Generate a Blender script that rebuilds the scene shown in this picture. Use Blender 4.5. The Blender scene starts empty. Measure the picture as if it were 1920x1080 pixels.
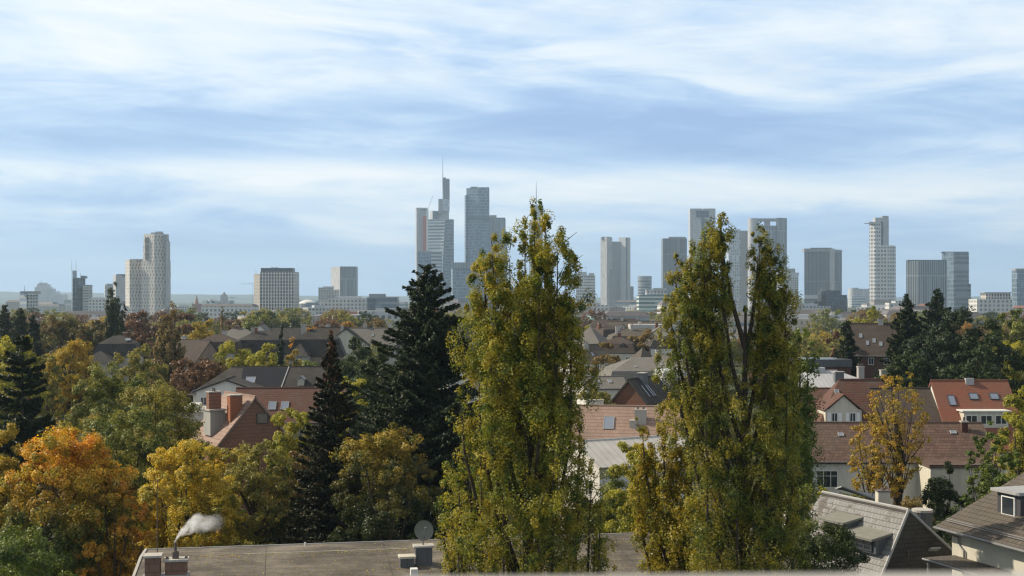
import bpy, math, random
import numpy as np
from mathutils import Vector, Matrix
R = math.radians
CZ = 25.0; F = 2400.0
sc = bpy.context.scene
COL = sc.collection
# ------------------------------------------------------------------ camera
cam = bpy.data.objects.new('camera', bpy.data.cameras.new('camera'))
COL.objects.link(cam); sc.camera = cam
cam.location = (0, 0, CZ); cam.rotation_euler = (R(90), 0, 0)
cam.data.sensor_width = 36; cam.data.lens = 45; cam.data.shift_y = 20/1920
cam.data.clip_start = 0.1; cam.data.clip_end = 40000
cam.data.dof.use_dof = True; cam.data.dof.focus_distance = 220; cam.data.dof.aperture_fstop = 3.2
# ------------------------------------------------------------------ sun and sky
SUN_AZ = math.atan2(-0.86, 0.24); SUN_EL = R(36)       # azimuth measured from +Y towards +X
sd = Vector((math.sin(SUN_AZ)*math.cos(SUN_EL), math.cos(SUN_AZ)*math.cos(SUN_EL), math.sin(SUN_EL)))
sun = bpy.data.objects.new('sun', bpy.data.lights.new('sun', 'SUN')); COL.objects.link(sun)
sun.data.energy = 5.0; sun.data.angle = R(0.6); sun.data.color = (1.0, 0.88, 0.71)
sun.rotation_euler = sd.to_track_quat('Z', 'Y').to_euler()
sc.view_settings.view_transform = 'Standard'; sc.view_settings.look = 'None'
sc.view_settings.gamma = 1; sc.view_settings.use_curve_mapping = False
sc.view_settings.exposure = 0.22

class NT:
    """tiny node-graph helper"""
    def __init__(s, t): s.t = t
    def n(s, kind, **kw):
        x = s.t.nodes.new(kind)
        for k, v in kw.items(): setattr(x, k, v)
        return x
    def put(s, sock, v):
        if hasattr(v, 'is_output') or isinstance(v, bpy.types.NodeSocket): s.t.links.new(v, sock)
        else: sock.default_value = v
    def m(s, op, a, b=0.0, c=None, clamp=False):
        x = s.n('ShaderNodeMath', operation=op, use_clamp=clamp)
        s.put(x.inputs[0], a); s.put(x.inputs[1], b)
        if c is not None: s.put(x.inputs[2], c)
        return x.outputs[0]
    def mix(s, f, a, b, mode='MIX'):
        x = s.n('ShaderNodeMix', data_type='RGBA', blend_type=mode)
        s.put(x.inputs[0], f); s.put(x.inputs[6], a); s.put(x.inputs[7], b)
        return x.outputs[2]
    def noise(s, vec, scale, detail=4, rough=0.55, dist=0.0):
        x = s.n('ShaderNodeTexNoise'); s.put(x.inputs['Vector'], vec)
        x.inputs['Scale'].default_value = scale; x.inputs['Detail'].default_value = detail
        x.inputs['Roughness'].default_value = rough; x.inputs['Distortion'].default_value = dist
        return x.outputs[0]
    def comb(s, x, y, z=0.0):
        c = s.n('ShaderNodeCombineXYZ')
        s.put(c.inputs[0], x); s.put(c.inputs[1], y); s.put(c.inputs[2], z); return c.outputs[0]
    def ramp(s, f, stops, interp='LINEAR'):
        r = s.n('ShaderNodeValToRGB'); r.color_ramp.interpolation = interp
        e = r.color_ramp.elements
        while len(e) > 1: e.remove(e[0])
        e[0].position = stops[0][0]; e[0].color = (*stops[0][1], 1)
        for p, c in stops[1:]:
            k = e.new(p); k.color = (*c, 1)
        s.put(r.inputs[0], f); return r.outputs[0]

w = bpy.data.worlds.new('World'); sc.world = w; w.use_nodes = True
w.node_tree.nodes.clear(); g = NT(w.node_tree)
sky = g.n('ShaderNodeTexSky', sky_type='NISHITA', sun_disc=False)
sky.sun_elevation = SUN_EL; sky.sun_rotation = SUN_AZ; sky.air_density = 1.0; sky.dust_density = 1.2; sky.ozone_density = 1.5
tc = g.n('ShaderNodeTexCoord').outputs['Generated']
sp = g.n('ShaderNodeSeparateXYZ'); g.put(sp.inputs[0], tc)
X, Y, Z = sp.outputs
az = g.m('ARCTAN2', X, Y)
el = g.m('ARCSINE', Z)
zz = g.m('ADD', g.m('MAXIMUM', Z, 0.0), 0.06)
pl = g.comb(g.m('DIVIDE', X, zz), g.m('DIVIDE', Y, zz), 0.0)      # coordinates on a flat cloud deck
n1 = g.noise(g.comb(g.m('MULTIPLY', az, 5.0), g.m('MULTIPLY', el, 26.0), 3.1), 1.0, 7, 0.58, 0.6)
n2 = g.noise(g.comb(g.m('MULTIPLY', az, 2.2), g.m('ADD', g.m('MULTIPLY', el, 16.0), g.m('MULTIPLY', az, 2.0)), 7.7), 1.0, 6, 0.55, 0.4)
n3 = g.noise(pl, 0.9, 6, 0.6, 0.5)
elw = g.m('ADD', el, g.m('MULTIPLY', g.m('SUBTRACT', n1, 0.5), 0.036))
azw = g.m('ADD', az, g.m('MULTIPLY', g.m('SUBTRACT', n2, 0.5), 0.25))
def bump(a0, e0, sa, se, amp, slope=0.0):
    da = g.m('SUBTRACT', azw, a0)
    de = g.m('SUBTRACT', g.m('SUBTRACT', elw, e0), g.m('MULTIPLY', da, slope))
    q = g.m('ADD', g.m('POWER', g.m('ABSOLUTE', g.m('DIVIDE', da, sa)), 2.0), g.m('POWER', g.m('ABSOLUTE', g.m('DIVIDE', de, se)), 2.0))
    return g.m('MULTIPLY', g.m('EXPONENT', g.m('MULTIPLY', q, -1.0)), amp)
def pa(px): return math.atan((px-960)/F)
def pe(py): return math.atan((560-py)/F)
cov = g.m('MULTIPLY', g.m('SUBTRACT', n1, 0.5), 1.6)
cov = g.m('ADD', cov, g.m('MULTIPLY', g.m('SUBTRACT', n2, 0.5), 1.25))
cov = g.m('ADD', cov, g.m('MULTIPLY', g.m('SUBTRACT', n3, 0.5), 0.45))
n4 = g.noise(g.comb(g.m('MULTIPLY', az, 9.0), g.m('ADD', g.m('MULTIPLY', el, 75.0), g.m('MULTIPLY', az, 7.0)), 1.3), 1.0, 6, 0.6, 0.3)
cov = g.m('ADD', cov, g.m('MULTIPLY', g.m('SUBTRACT', n4, 0.5), 0.55))
base = g.n('ShaderNodeMapRange'); g.put(base.inputs[0], el); base.inputs[1].default_value = 0.0; base.inputs[2].default_value = 0.10
base.inputs[3].default_value = 0.32; base.inputs[4].default_value = 0.58
cov = g.m('ADD', cov, base.outputs[0])
for b in [  # white and blue-grey masses of the cloud deck: azimuth, elevation, spreads, amount, slope
    (pa(180), pe(110), .24, .055, .48, 0), (pa(60), pe(240), .12, .02, -.28, 0), (pa(300), pe(285), .20, .010, -.30, 0),
    (pa(430), pe(232), .10, .007, -.22, 0),
    (pa(1100), pe(255), .22, .026, -.40, -.10), (pa(1850), pe(255), .20, .030, -.30, 0), (pa(1450), pe(225), .10, .008, .18, -.1), (pa(1650), pe(280), .14, .006, .14, .05), (pa(820), pe(130), .10, .012, -.30, -.28),
    (pa(600), pe(330), .34, .008, .20, 0), (pa(1300), pe(345), .40, .012, .34, -.03), (pa(300), pe(350), .25, .016, .30, -.02),
    (pa(1250), pe(140), .20, .012, .30, -.22), (pa(1500), pe(30), .25, .03, .08, 0), (pa(1650), pe(375), .22, .010, .32, 0),
    (pa(650), pe(420), .10, .007, .28, -.12), (pa(1150), pe(420), .14, .008, .12, 0),
    (pa(250), pe(455), .28, .014, -.22, 0), (pa(1500), pe(470), .34, .018, -.16, 0), (pa(700), pe(480), .2, .014, -.16, 0)]:
    cov = g.m('ADD', cov, bump(*b))
cov = g.m('ADD', g.m('MULTIPLY', cov, .80), .065)
cloud = g.ramp(cov, [(0.0, (.31, .48, .76)), (.25, (.40, .58, .85)), (.48, (.56, .73, .93)), (.70, (.76, .87, .96)), (1.0, (.95, .985, 1.0))])
hz = g.n('ShaderNodeMapRange'); g.put(hz.inputs[0], el); hz.inputs[1].default_value = -.01; hz.inputs[2].default_value = .055
hz.inputs[3].default_value = .75; hz.inputs[4].default_value = 0.0
cloud = g.mix(hz.outputs[0], cloud, (.41, .61, .90, 1))
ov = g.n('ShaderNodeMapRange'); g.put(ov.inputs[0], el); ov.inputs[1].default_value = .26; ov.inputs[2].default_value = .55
cloud = g.mix(ov.outputs[0], cloud, (.45, .44, .43, 1))     # unseen grey cloud overhead, added to take the blue out of the shade
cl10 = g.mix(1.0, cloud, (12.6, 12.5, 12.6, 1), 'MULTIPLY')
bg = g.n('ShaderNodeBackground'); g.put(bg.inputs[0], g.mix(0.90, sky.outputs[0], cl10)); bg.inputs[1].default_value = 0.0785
g.put(g.n('ShaderNodeOutputWorld').inputs[0], bg.outputs[0])

# ------------------------------------------------------------------ helpers
def PX(px, D): return (px-960)/F*D
def PZ(py, D): return CZ-(py-560)/F*D
def tag(o, label=None, cat=None, group=None, kind=None):
    if label: o['label'] = label
    if cat: o['category'] = cat
    if group: o['group'] = group
    if kind: o['kind'] = kind
    return o
def empty(name, loc, label, cat, group=None, rz=0.0):
    o = bpy.data.objects.new(name, None); COL.objects.link(o); o.empty_display_size = .5
    o.location = loc; o.rotation_euler = (0, 0, rz)
    return tag(o, label, cat, group)
def link(name, me, parent=None, mat=None):
    o = bpy.data.objects.new(name, me); COL.objects.link(o)
    if parent is not None: o.parent = parent
    if mat is not None and not me.materials: me.materials.append(mat)
    return o

class MB:
    def __init__(s): s.v = []; s.f = []
    def poly(s, pts):
        i = len(s.v); s.v += [tuple(p) for p in pts]; s.f.append(list(range(i, i+len(pts)))); return s
    def prism(s, bot, top):
        """bot, top: same-length CCW rings of 3D points"""
        i = len(s.v); n = len(bot)
        s.v += [tuple(p) for p in bot]+[tuple(p) for p in top]
        s.f.append([i+k for k in range(n)][::-1]); s.f.append([i+n+k for k in range(n)])
        for k in range(n):
            j = (k+1) % n; s.f.append([i+k, i+j, i+n+j, i+n+k])
        return s
    def box(s, x0, x1, y0, y1, z0, z1):
        c = [(x0, y0), (x1, y0), (x1, y1), (x0, y1)]
        return s.prism([(*p, z0) for p in c], [(*p, z1) for p in c])
    def slab(s, pts, t):
        """pts CCW seen from outside; thickness goes inwards"""
        a, b, c = (Vector(pts[k]) for k in range(3)); n = (b-a).cross(c-a).normalized()
        return s.prism([tuple(Vector(p)-n*t) for p in pts], pts)
    def obox(s, c, ax, ay, az_, hx, hy, hz):
        c = Vector(c); ax, ay, az_ = (Vector(v).normalized() for v in (ax, ay, az_))
        q = [(-1, -1), (1, -1), (1, 1), (-1, 1)]
        return s.prism([c+ax*hx*a+ay*hy*b-az_*hz for a, b in q], [c+ax*hx*a+ay*hy*b+az_*hz for a, b in q])
    def tube(s, pts, rad, n=7, cap=True):
        pts = [Vector(p) for p in pts]; rings = []
        for k, p in enumerate(pts):
            d = (pts[min(k+1, len(pts)-1)]-pts[max(k-1, 0)]).normalized()
            a = d.cross(Vector((0.3, 1, 0.1))).normalized(); b = d.cross(a)
            i = len(s.v); r = rad[k]
            for q in range(n):
                t = 2*math.pi*q/n; s.v.append(tuple(p+a*math.cos(t)*r+b*math.sin(t)*r))
            rings.append(i)
        for k in range(len(rings)-1):
            i, j = rings[k], rings[k+1]
            for q in range(n):
                r_ = (q+1) % n; s.f.append([i+q, j+q, j+r_, i+r_])
        if cap:
            s.f.append([rings[0]+q for q in range(n)]); s.f.append([rings[-1]+q for q in range(n)][::-1])
        return s
    def mesh(s, name, mat=None, smooth=False):
        me = bpy.data.meshes.new(name); me.from_pydata(s.v, [], s.f)
        uv = me.uv_layers.new(name='UVMap'); data = []
        V = np.array(s.v, float)
        for f in s.f:
            p = V[f]; n = np.cross(p[1]-p[0], p[2]-p[0])
            if len(f) > 3 and np.linalg.norm(n) < 1e-9: n = np.cross(p[2]-p[1], p[3]-p[1])
            l = np.linalg.norm(n); n = n/l if l > 0 else np.array([0, 0, 1.])
            if abs(n[2]) > .999: t = np.array([1., 0, 0])
            else: t = np.cross([0, 0, 1.], n); t /= np.linalg.norm(t)
            b = np.cross(n, t)
            for q in p: data += [float(q@t), float(q@b)]
        uv.data.foreach_set('uv', data)
        if mat: me.materials.append(mat)
        if smooth:
            for p in me.polygons: p.use_smooth = True
        me.update(); return me
    def build(s, name, mat, parent=None, smooth=False):
        return link(name, s.mesh(name, mat, smooth), parent)

# ------------------------------------------------------------------ materials
MATS = {}
def newmat(name):
    m = bpy.data.materials.new(name); m.use_nodes = True; m.node_tree.nodes.clear()
    MATS[name] = m; return m, NT(m.node_tree)
def finish(g, col, rough=.8, spec=.3, bump=None, bs=.3, bd=.05, metal=0.0):
    p = g.n('ShaderNodeBsdfPrincipled'); g.put(p.inputs['Base Color'], col); g.put(p.inputs['Roughness'], rough)
    p.inputs['Specular IOR Level'].default_value = spec; p.inputs['Metallic'].default_value = metal
    if bump is not None:
        b = g.n('ShaderNodeBump'); b.inputs['Strength'].default_value = bs; b.inputs['Distance'].default_value = bd
        g.put(b.inputs['Height'], bump); g.put(p.inputs['Normal'], b.outputs[0])
    g.put(g.n('ShaderNodeOutputMaterial').inputs[0], p.outputs[0])
def c4(c): return (c[0], c[1], c[2], 1)
def sc_(c, k): return (c[0]*k, c[1]*k, c[2]*k, 1)
def uvxy(g):
    u = g.n('ShaderNodeUVMap'); s = g.n('ShaderNodeSeparateXYZ'); g.put(s.inputs[0], u.outputs[0])
    return u.outputs[0], s.outputs[0], s.outputs[1]
def plain(name, c, rough=.8, var=.25, scale=1.5, spec=.3, metal=0.0):
    m, g = newmat(name); t = g.n('ShaderNodeTexCoord').outputs['Object']
    if 'render' in name:
        mp = g.n('ShaderNodeMapping'); g.put(mp.inputs[0], t); mp.inputs['Scale'].default_value = (3, 3, .35); t = mp.outputs[0]; var *= 2.2
    n = g.noise(t, scale, 6, .65); n2 = g.noise(t, scale*6, 4, .6)
    k = g.m('ADD', g.m('MULTIPLY', n, .6), g.m('MULTIPLY', n2, .4))
    col = g.ramp(k, [(.3, tuple(x*(1-var) for x in c)), (.7, tuple(x*(1+var) for x in c))])
    finish(g, col, rough, spec, n2, .3, .02, metal); return m
def facade(name, wall, glass, du, dv, fu, fv, grough=.15, var=.12, glass2=None, stag=0.0):
    """regular window grid: cell du x dv metres, glass share fu x fv"""
    m, g = newmat(name); uv, u, v = uvxy(g)
    cu = g.m('DIVIDE', u, du); cv = g.m('DIVIDE', v, dv)
    if stag: cu = g.m('ADD', cu, g.m('MULTIPLY', g.m('PINGPONG', g.m('FLOOR', cv), 2.0), stag))
    a = g.m('LESS_THAN', g.m('FRACT', g.m('ADD', cu, 100.0)), fu); b = g.m('LESS_THAN', g.m('FRACT', g.m('ADD', cv, 100.0)), fv)
    mask = g.m('MULTIPLY', a, b)
    wn = g.n('ShaderNodeTexWhiteNoise', noise_dimensions='2D'); g.put(wn.inputs['Vector'], g.comb(g.m('FLOOR', cu), g.m('FLOOR', cv)))
    gl = g.mix(g.m('POWER', wn.outputs[0], 3.0), c4(glass), c4(glass2 or tuple(min(1, x*2.2+.03) for x in glass)))
    n = g.noise(uv, .06, 4, .6)
    wl = g.ramp(n, [(.3, tuple(x*(1-var) for x in wall)), (.7, tuple(x*(1+var) for x in wall))])
    finish(g, g.mix(mask, wl, gl), g.m('SUBTRACT', .7, g.m('MULTIPLY', mask, .7-grough)), .9); return m
def tiles(name, c, c2, row=.34, colw=.25, patch=None, rough=.8, bs=.8, spec=.18, vr=.5, gd=.6):
    m, g = newmat(name); uv, u, v = uvxy(g)
    rv = g.m('DIVIDE', v, row); fr = g.m('FRACT', g.m('ADD', rv, 100.0)); ru = g.m('ADD', g.m('DIVIDE', u, colw), g.m('MULTIPLY', g.m('FLOOR', rv), .5))
    fu = g.m('FRACT', g.m('ADD', ru, 100.0))
    wn = g.n('ShaderNodeTexWhiteNoise', noise_dimensions='2D'); g.put(wn.inputs['Vector'], g.comb(g.m('FLOOR', ru), g.m('FLOOR', rv)))
    n = g.noise(uv, .35, 6, .7); n2 = g.noise(uv, 2.0, 4, .6)
    col = g.mix(g.m('ADD', g.m('MULTIPLY', wn.outputs[0], .5), g.m('MULTIPLY', n, .5)), c4(c), c4(c2))
    if patch:
        pn = g.noise(uv, .26, 6, .8)
        pm = g.ramp(pn, [(.53, (0, 0, 0)), (.57, (.9, .9, .9))]); col = g.mix(pm, col, c4(patch))
    gap = g.m('MULTIPLY', g.m('GREATER_THAN', fr, .14), g.m('GREATER_THAN', fu, .08))
    col = g.mix(g.m('MULTIPLY', g.m('SUBTRACT', 1.0, gap), gd), col, sc_(c, .25))
    n5 = g.noise(uv, .13, 7, .75)
    col = g.mix(g.m('MULTIPLY', n2, vr), col, sc_(c, .55))
    col = g.mix(g.ramp(n5, [(.42, (0, 0, 0)), (.70, (.55, .55, .55))]), col, (.12, .11, .085, 1))
    col = g.mix(g.ramp(n5, [(.26, (.35, .35, .35)), (.42, (0, 0, 0))]), col, sc_(c, 1.4))
    h = g.m('ADD', g.m('MULTIPLY', g.m('SUBTRACT', 1.0, fr), gap), g.m('MULTIPLY', n2, .4))
    finish(g, col, rough, spec, h, bs, .05); return m
def seams(name, c, w=.6, rough=.45, var=.2, metal=.0, line=.5):
    m, g = newmat(name); uv, u, v = uvxy(g)
    f = g.m('FRACT', g.m('ADD', g.m('DIVIDE', u, w), 100.0)); k = g.m('LESS_THAN', f, .1)
    n = g.noise(uv, .5, 6, .7)
    col = g.ramp(n, [(.3, tuple(x*(1-var) for x in c)), (.7, tuple(x*(1+var) for x in c))])
    finish(g, g.mix(g.m('MULTIPLY', k, line), col, sc_(c, .4)), rough, .4, k, .6, .04, metal); return m
def foliage(name, a, b, c=None, scale=.35, trans=.35, hgt=None, gloss=.35):
    """leaf colours a and b in patches; c on a share of leaves; hgt=(z0,z1,colour): lower boughs carry another leaf colour"""
    m, g = newmat(name); t = g.n('ShaderNodeTexCoord').outputs['Object']
    geo = g.n('ShaderNodeNewGeometry'); rnd = geo.outputs['Random Per Island']
    n = g.noise(t, scale, 3, .6)
    k = g.ramp(n, [(.40, (0, 0, 0)), (.60, (1, 1, 1))])
    col = g.mix(k, c4(a), c4(b))
    if c:
        n2 = g.noise(t, scale*2.3, 2, .5)
        col = g.mix(g.ramp(n2, [(.52, (0, 0, 0)), (.62, (1, 1, 1))]), col, c4(c))
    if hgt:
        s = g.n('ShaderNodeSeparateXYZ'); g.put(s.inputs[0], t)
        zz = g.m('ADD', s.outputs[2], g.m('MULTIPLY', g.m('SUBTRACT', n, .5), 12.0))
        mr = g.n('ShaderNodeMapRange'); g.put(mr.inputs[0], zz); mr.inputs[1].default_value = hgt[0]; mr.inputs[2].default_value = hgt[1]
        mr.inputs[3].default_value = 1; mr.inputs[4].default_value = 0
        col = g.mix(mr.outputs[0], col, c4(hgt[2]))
    br = g.m('ADD', .66, g.m('MULTIPLY', rnd, .7))
    vm = g.n('ShaderNodeVectorMath', operation='SCALE'); g.put(vm.inputs[0], col); g.put(vm.inputs['Scale'], br); col = vm.outputs[0]
    p = g.n('ShaderNodeBsdfPrincipled'); g.put(p.inputs['Base Color'], col); p.inputs['Roughness'].default_value = .5
    p.inputs['Specular IOR Level'].default_value = gloss
    tr = g.n('ShaderNodeBsdfTranslucent'); g.put(tr.inputs[0], g.mix(1.0, col, (1.15, 1.05, .5, 1), 'MULTIPLY'))
    mx = g.n('ShaderNodeMixShader'); mx.inputs[0].default_value = trans
    g.put(mx.inputs[1], p.outputs[0]); g.put(mx.inputs[2], tr.outputs[0])
    g.put(g.n('ShaderNodeOutputMaterial').inputs[0], mx.outputs[0]); return m

M = {}
M['bark'] = plain('bark', (.055, .042, .03), .9, .4, 2)
M['bark_pale'] = plain('bark_pale', (.11, .09, .065), .9, .4, 2)
# leaves
M['poplar'] = foliage('poplar_leaves', (.23, .26, .036), (.43, .36, .05), (.085, .135, .026), .75, .48)
M['poplar2'] = foliage('poplar_green', (.15, .19, .030), (.36, .31, .045), (.055, .09, .022), .75, .46)
M['popgold'] = foliage('golden_poplar_leaves', (.40, .31, .036), (.34, .30, .04), (.18, .20, .03), .6, .46)
M['lime'] = foliage('lime_leaves', (.40, .40, .05), (.48, .44, .07), (.25, .28, .04), .3, .45)
M['goldlit'] = foliage('gold_bright_leaves', (.50, .34, .04), (.42, .33, .05), (.33, .27, .05), .3, .45)
M['gold'] = foliage('golden_leaves', (0.506, 0.356, 0.040), (0.391, 0.310, 0.046), (0.230, 0.218, 0.040), .3, .4)
M['yellow'] = foliage('yellow_leaves', (0.660, 0.495, 0.055), (0.550, 0.440, 0.066), (0.330, 0.319, 0.055), .3, .4)
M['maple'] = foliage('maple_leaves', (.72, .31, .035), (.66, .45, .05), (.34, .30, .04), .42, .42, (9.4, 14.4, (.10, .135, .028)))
M['maple_side'] = foliage('orange_leaves', (.60, .28, .035), (.50, .34, .04), (.20, .17, .03), .4, .4)
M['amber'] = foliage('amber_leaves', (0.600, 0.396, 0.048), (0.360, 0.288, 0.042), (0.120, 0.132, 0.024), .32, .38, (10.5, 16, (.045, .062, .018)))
M['autumn'] = foliage('autumn_leaves', (.50, .30, .045), (.42, .34, .05), (.24, .20, .04), .5, .4)
M['ygreen'] = foliage('yellow_green_leaves', (0.338, 0.338, 0.044), (0.450, 0.413, 0.062), (0.175, 0.213, 0.037), .3, .4)
M['green'] = foliage('green_leaves', (0.109, 0.160, 0.032), (0.189, 0.232, 0.043), (0.072, 0.109, 0.023), .35, .3)
M['midgreen'] = foliage('mid_green_leaves', (0.154, 0.196, 0.042), (0.280, 0.280, 0.056), (0.098, 0.126, 0.028), .3, .3)
M['olive'] = foliage('olive_leaves', (0.270, 0.257, 0.061), (0.365, 0.324, 0.081), (0.162, 0.176, 0.041), .3, .35)
M['bronze'] = foliage('bronze_leaves', (0.230, 0.155, 0.057), (0.276, 0.207, 0.069), (0.149, 0.115, 0.046), .35, .35)
M['russet'] = foliage('russet_leaves', (.18, .09, .05), (.23, .13, .065), (.12, .07, .04), .35, .3)
M['orange'] = foliage('far_orange_leaves', (.52, .25, .035), (.42, .28, .05), (.28, .2, .04), .35, .4)
M['dgreen'] = foliage('dark_green_leaves', (0.042, 0.066, 0.019), (0.072, 0.096, 0.024), (0.030, 0.048, 0.014), .35, .25)
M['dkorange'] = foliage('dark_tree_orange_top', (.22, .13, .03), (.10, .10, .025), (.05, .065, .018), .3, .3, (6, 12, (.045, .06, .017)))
M['needle'] = foliage('dark_needles', (.028, .046, .020), (.045, .066, .024), (.018, .032, .015), .4, .15, None, .25)
M['needle2'] = foliage('green_needles', (.035, .055, .018), (.055, .075, .022), (.022, .04, .014), .4, .12, None, .2)
M['spruce'] = foliage('spruce_needles', (.020, .028, .012), (.034, .040, .015), (.05, .036, .018), .5, .1, None, .2)
M['cones'] = plain('brown_cones', (.16, .075, .035), .8, .4, 3)
# ------------------------------------------------------------------ numpy leaves
def leaf_mesh(name, P, Nn, S, asp, rng, along=None):
    n = len(P)
    Nn = Nn/np.linalg.norm(Nn, axis=1, keepdims=True)
    if along is None: along = rng.normal(size=(n, 3))
    T = along-(along*Nn).sum(1, keepdims=True)*Nn; T /= np.linalg.norm(T, axis=1, keepdims=True)+1e-9
    B = np.cross(Nn, T); S = S[:, None]
    V = np.empty((n, 4, 3)); fold = Nn*S*.12
    V[:, 0] = P-T*S*.5; V[:, 1] = P+B*S*asp*.5+fold-T*S*.06; V[:, 2] = P+T*S*.5-fold; V[:, 3] = P-B*S*asp*.5+fold-T*S*.06
    me = bpy.data.meshes.new(name)
    me.vertices.add(n*4); me.vertices.foreach_set('co', V.reshape(-1).astype(np.float32))
    me.loops.add(n*4); me.loops.foreach_set('vertex_index', np.arange(n*4, dtype=np.int32))
    me.polygons.add(n); me.polygons.foreach_set('loop_start', np.arange(0, n*4, 4, dtype=np.int32))
    me.update(calc_edges=True); return me
def fill_blobs(C, Rr, n, leaf, rng, center, asp=.65, kcl=9, name='crown', spread=.30, wm=None):
    """leaves gathered in clusters on and in the clumps (centres C, radii Rr)"""
    C = np.array(C, float); Rr = np.array(Rr, float)
    if Rr.ndim == 1: Rr = np.repeat(Rr[:, None], 3, 1)
    wt = Rr.prod(1)**(2/3); wt = wt*(np.array(wm) if wm is not None else 1); wt /= wt.sum()
    d = rng.normal(size=(len(C), kcl, 3)); d /= np.linalg.norm(d, axis=2, keepdims=True)
    cc = C[:, None]+d*Rr[:, None]*rng.uniform(.35, 1.0, (len(C), kcl, 1))
    b = rng.choice(len(C), n, p=wt); k = rng.integers(0, kcl, n)
    csz = rng.uniform(.5, 1.3, (len(C), kcl))
    off = rng.normal(size=(n, 3)); off /= np.linalg.norm(off, axis=1, keepdims=True)
    off *= (rng.random((n, 1))**.45)*1.7
    P = cc[b, k]+off*Rr[b]*spread*csz[b, k][:, None]
    out = off*.9+(cc[b, k]-C[b])/Rr[b]*.6+(P-center)/(np.linalg.norm(P-center, axis=1, keepdims=True)+1e-6)*.4
    Nn = out+rng.normal(size=(n, 3))*.75+np.array([0, 0, .35])
    S = leaf*rng.uniform(.6, 1.35, n)
    return leaf_mesh(name, P, Nn, S, asp, rng)
def broad(h, wd, n, leaf, seed, nb=30, base=.25, opn=1.0, br=.30, lim=10, top=1.0, lr=1.0):
    if nb < 32 and base == 0: br = max(br, .36)
    rng = np.random.default_rng(seed)
    cz = h*(1+base)/2; rz = h*(1-base)/2; rx = wd/2
    C = []; Rr = []
    for i in range(nb):
        z = 1-2*(i+.5)/nb; a = i*2.39996+rng.uniform(-.5, .5); s = math.sqrt(max(0, 1-z*z))
        k = rng.uniform(.60, .90)*opn
        C.append((math.cos(a)*s*rx*k, math.sin(a)*s*rx*k, cz+z*rz*k*(1.0 if z < 0 else top)))
        q = br*rng.uniform(.75, 1.3); Rr.append((rx*q, rx*q, min(rx, rz)*q*rng.uniform(.7, 1.0)))
    C.append((0, 0, cz)); Rr.append((rx*.45, rx*.45, rz*.5))
    crown = fill_blobs(C, Rr, n, leaf, rng, np.array([0, 0, cz]))
    t = MB(); tr = .018*h+.08; top_ = (rng.normal()*.2, rng.normal()*.2, cz+rz*.3)
    t.tube([(0, 0, 0), (rng.normal()*.1, rng.normal()*.1, h*base*.9), (rng.normal()*.25, rng.normal()*.25, cz*.9), top_], [tr*1.3, tr, tr*.6, tr*.2], 8)
    for i in rng.choice(nb, min(lim, nb), replace=False):
        c = np.array(C[i]); z0 = h*base*rng.uniform(.7, 1.6); z0 = min(z0, c[2]*.85)
        t.tube([(0, 0, z0), tuple(c*[.45, .45, 0]+[rng.normal()*.2, rng.normal()*.2, (z0+c[2])/2]), tuple(c)], [tr*.5*lr, tr*.26*lr, .02], 5)
    return crown, t.mesh('trunk')
def poplar_mesh(h, wd, n, leaf, seed, ns=16):
    rng = np.random.default_rng(seed); C = []; Rr = []; t = MB(); tr = .02*h
    t.tube([(0, 0, 0), (0, 0, h*.5), (0, 0, h*.93)], [tr, tr*.6, .04], 8)
    for i in range(ns):
        a = i*2.4; f = (i+.5)/ns; r = wd/2*(.25+.5*f)*rng.uniform(.7, 1.1); zt = h*(1.0-.62*f**1.3)*rng.uniform(.93, 1.0)
        if i == 0: r = 0; zt = h
        z0 = zt*.25; L = zt-z0
        p = [(0, 0, z0), (math.cos(a)*r*.8, math.sin(a)*r*.8, z0+L*.35), (math.cos(a)*r, math.sin(a)*r, zt)]
        t.tube(p, [tr*.4, tr*.25, .02], 5)
        m = max(4, int(L/(wd*.16)))
        for k in range(m):
            q = k/(m-1); rr = wd*.17*(1-.55*q**2)*rng.uniform(.75, 1.15)
            C.append((math.cos(a)*r*min(1, .6+q*.5)+rng.normal()*.12*wd*.5, math.sin(a)*r*min(1, .6+q*.5)+rng.normal()*.12*wd*.5, z0+L*q-rr*.8*q))
            Rr.append((rr, rr, rr*1.7))
    return fill_blobs(C, Rr, n, leaf, rng, np.array([0, 0, h*.4])), t.mesh('trunk')
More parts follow.
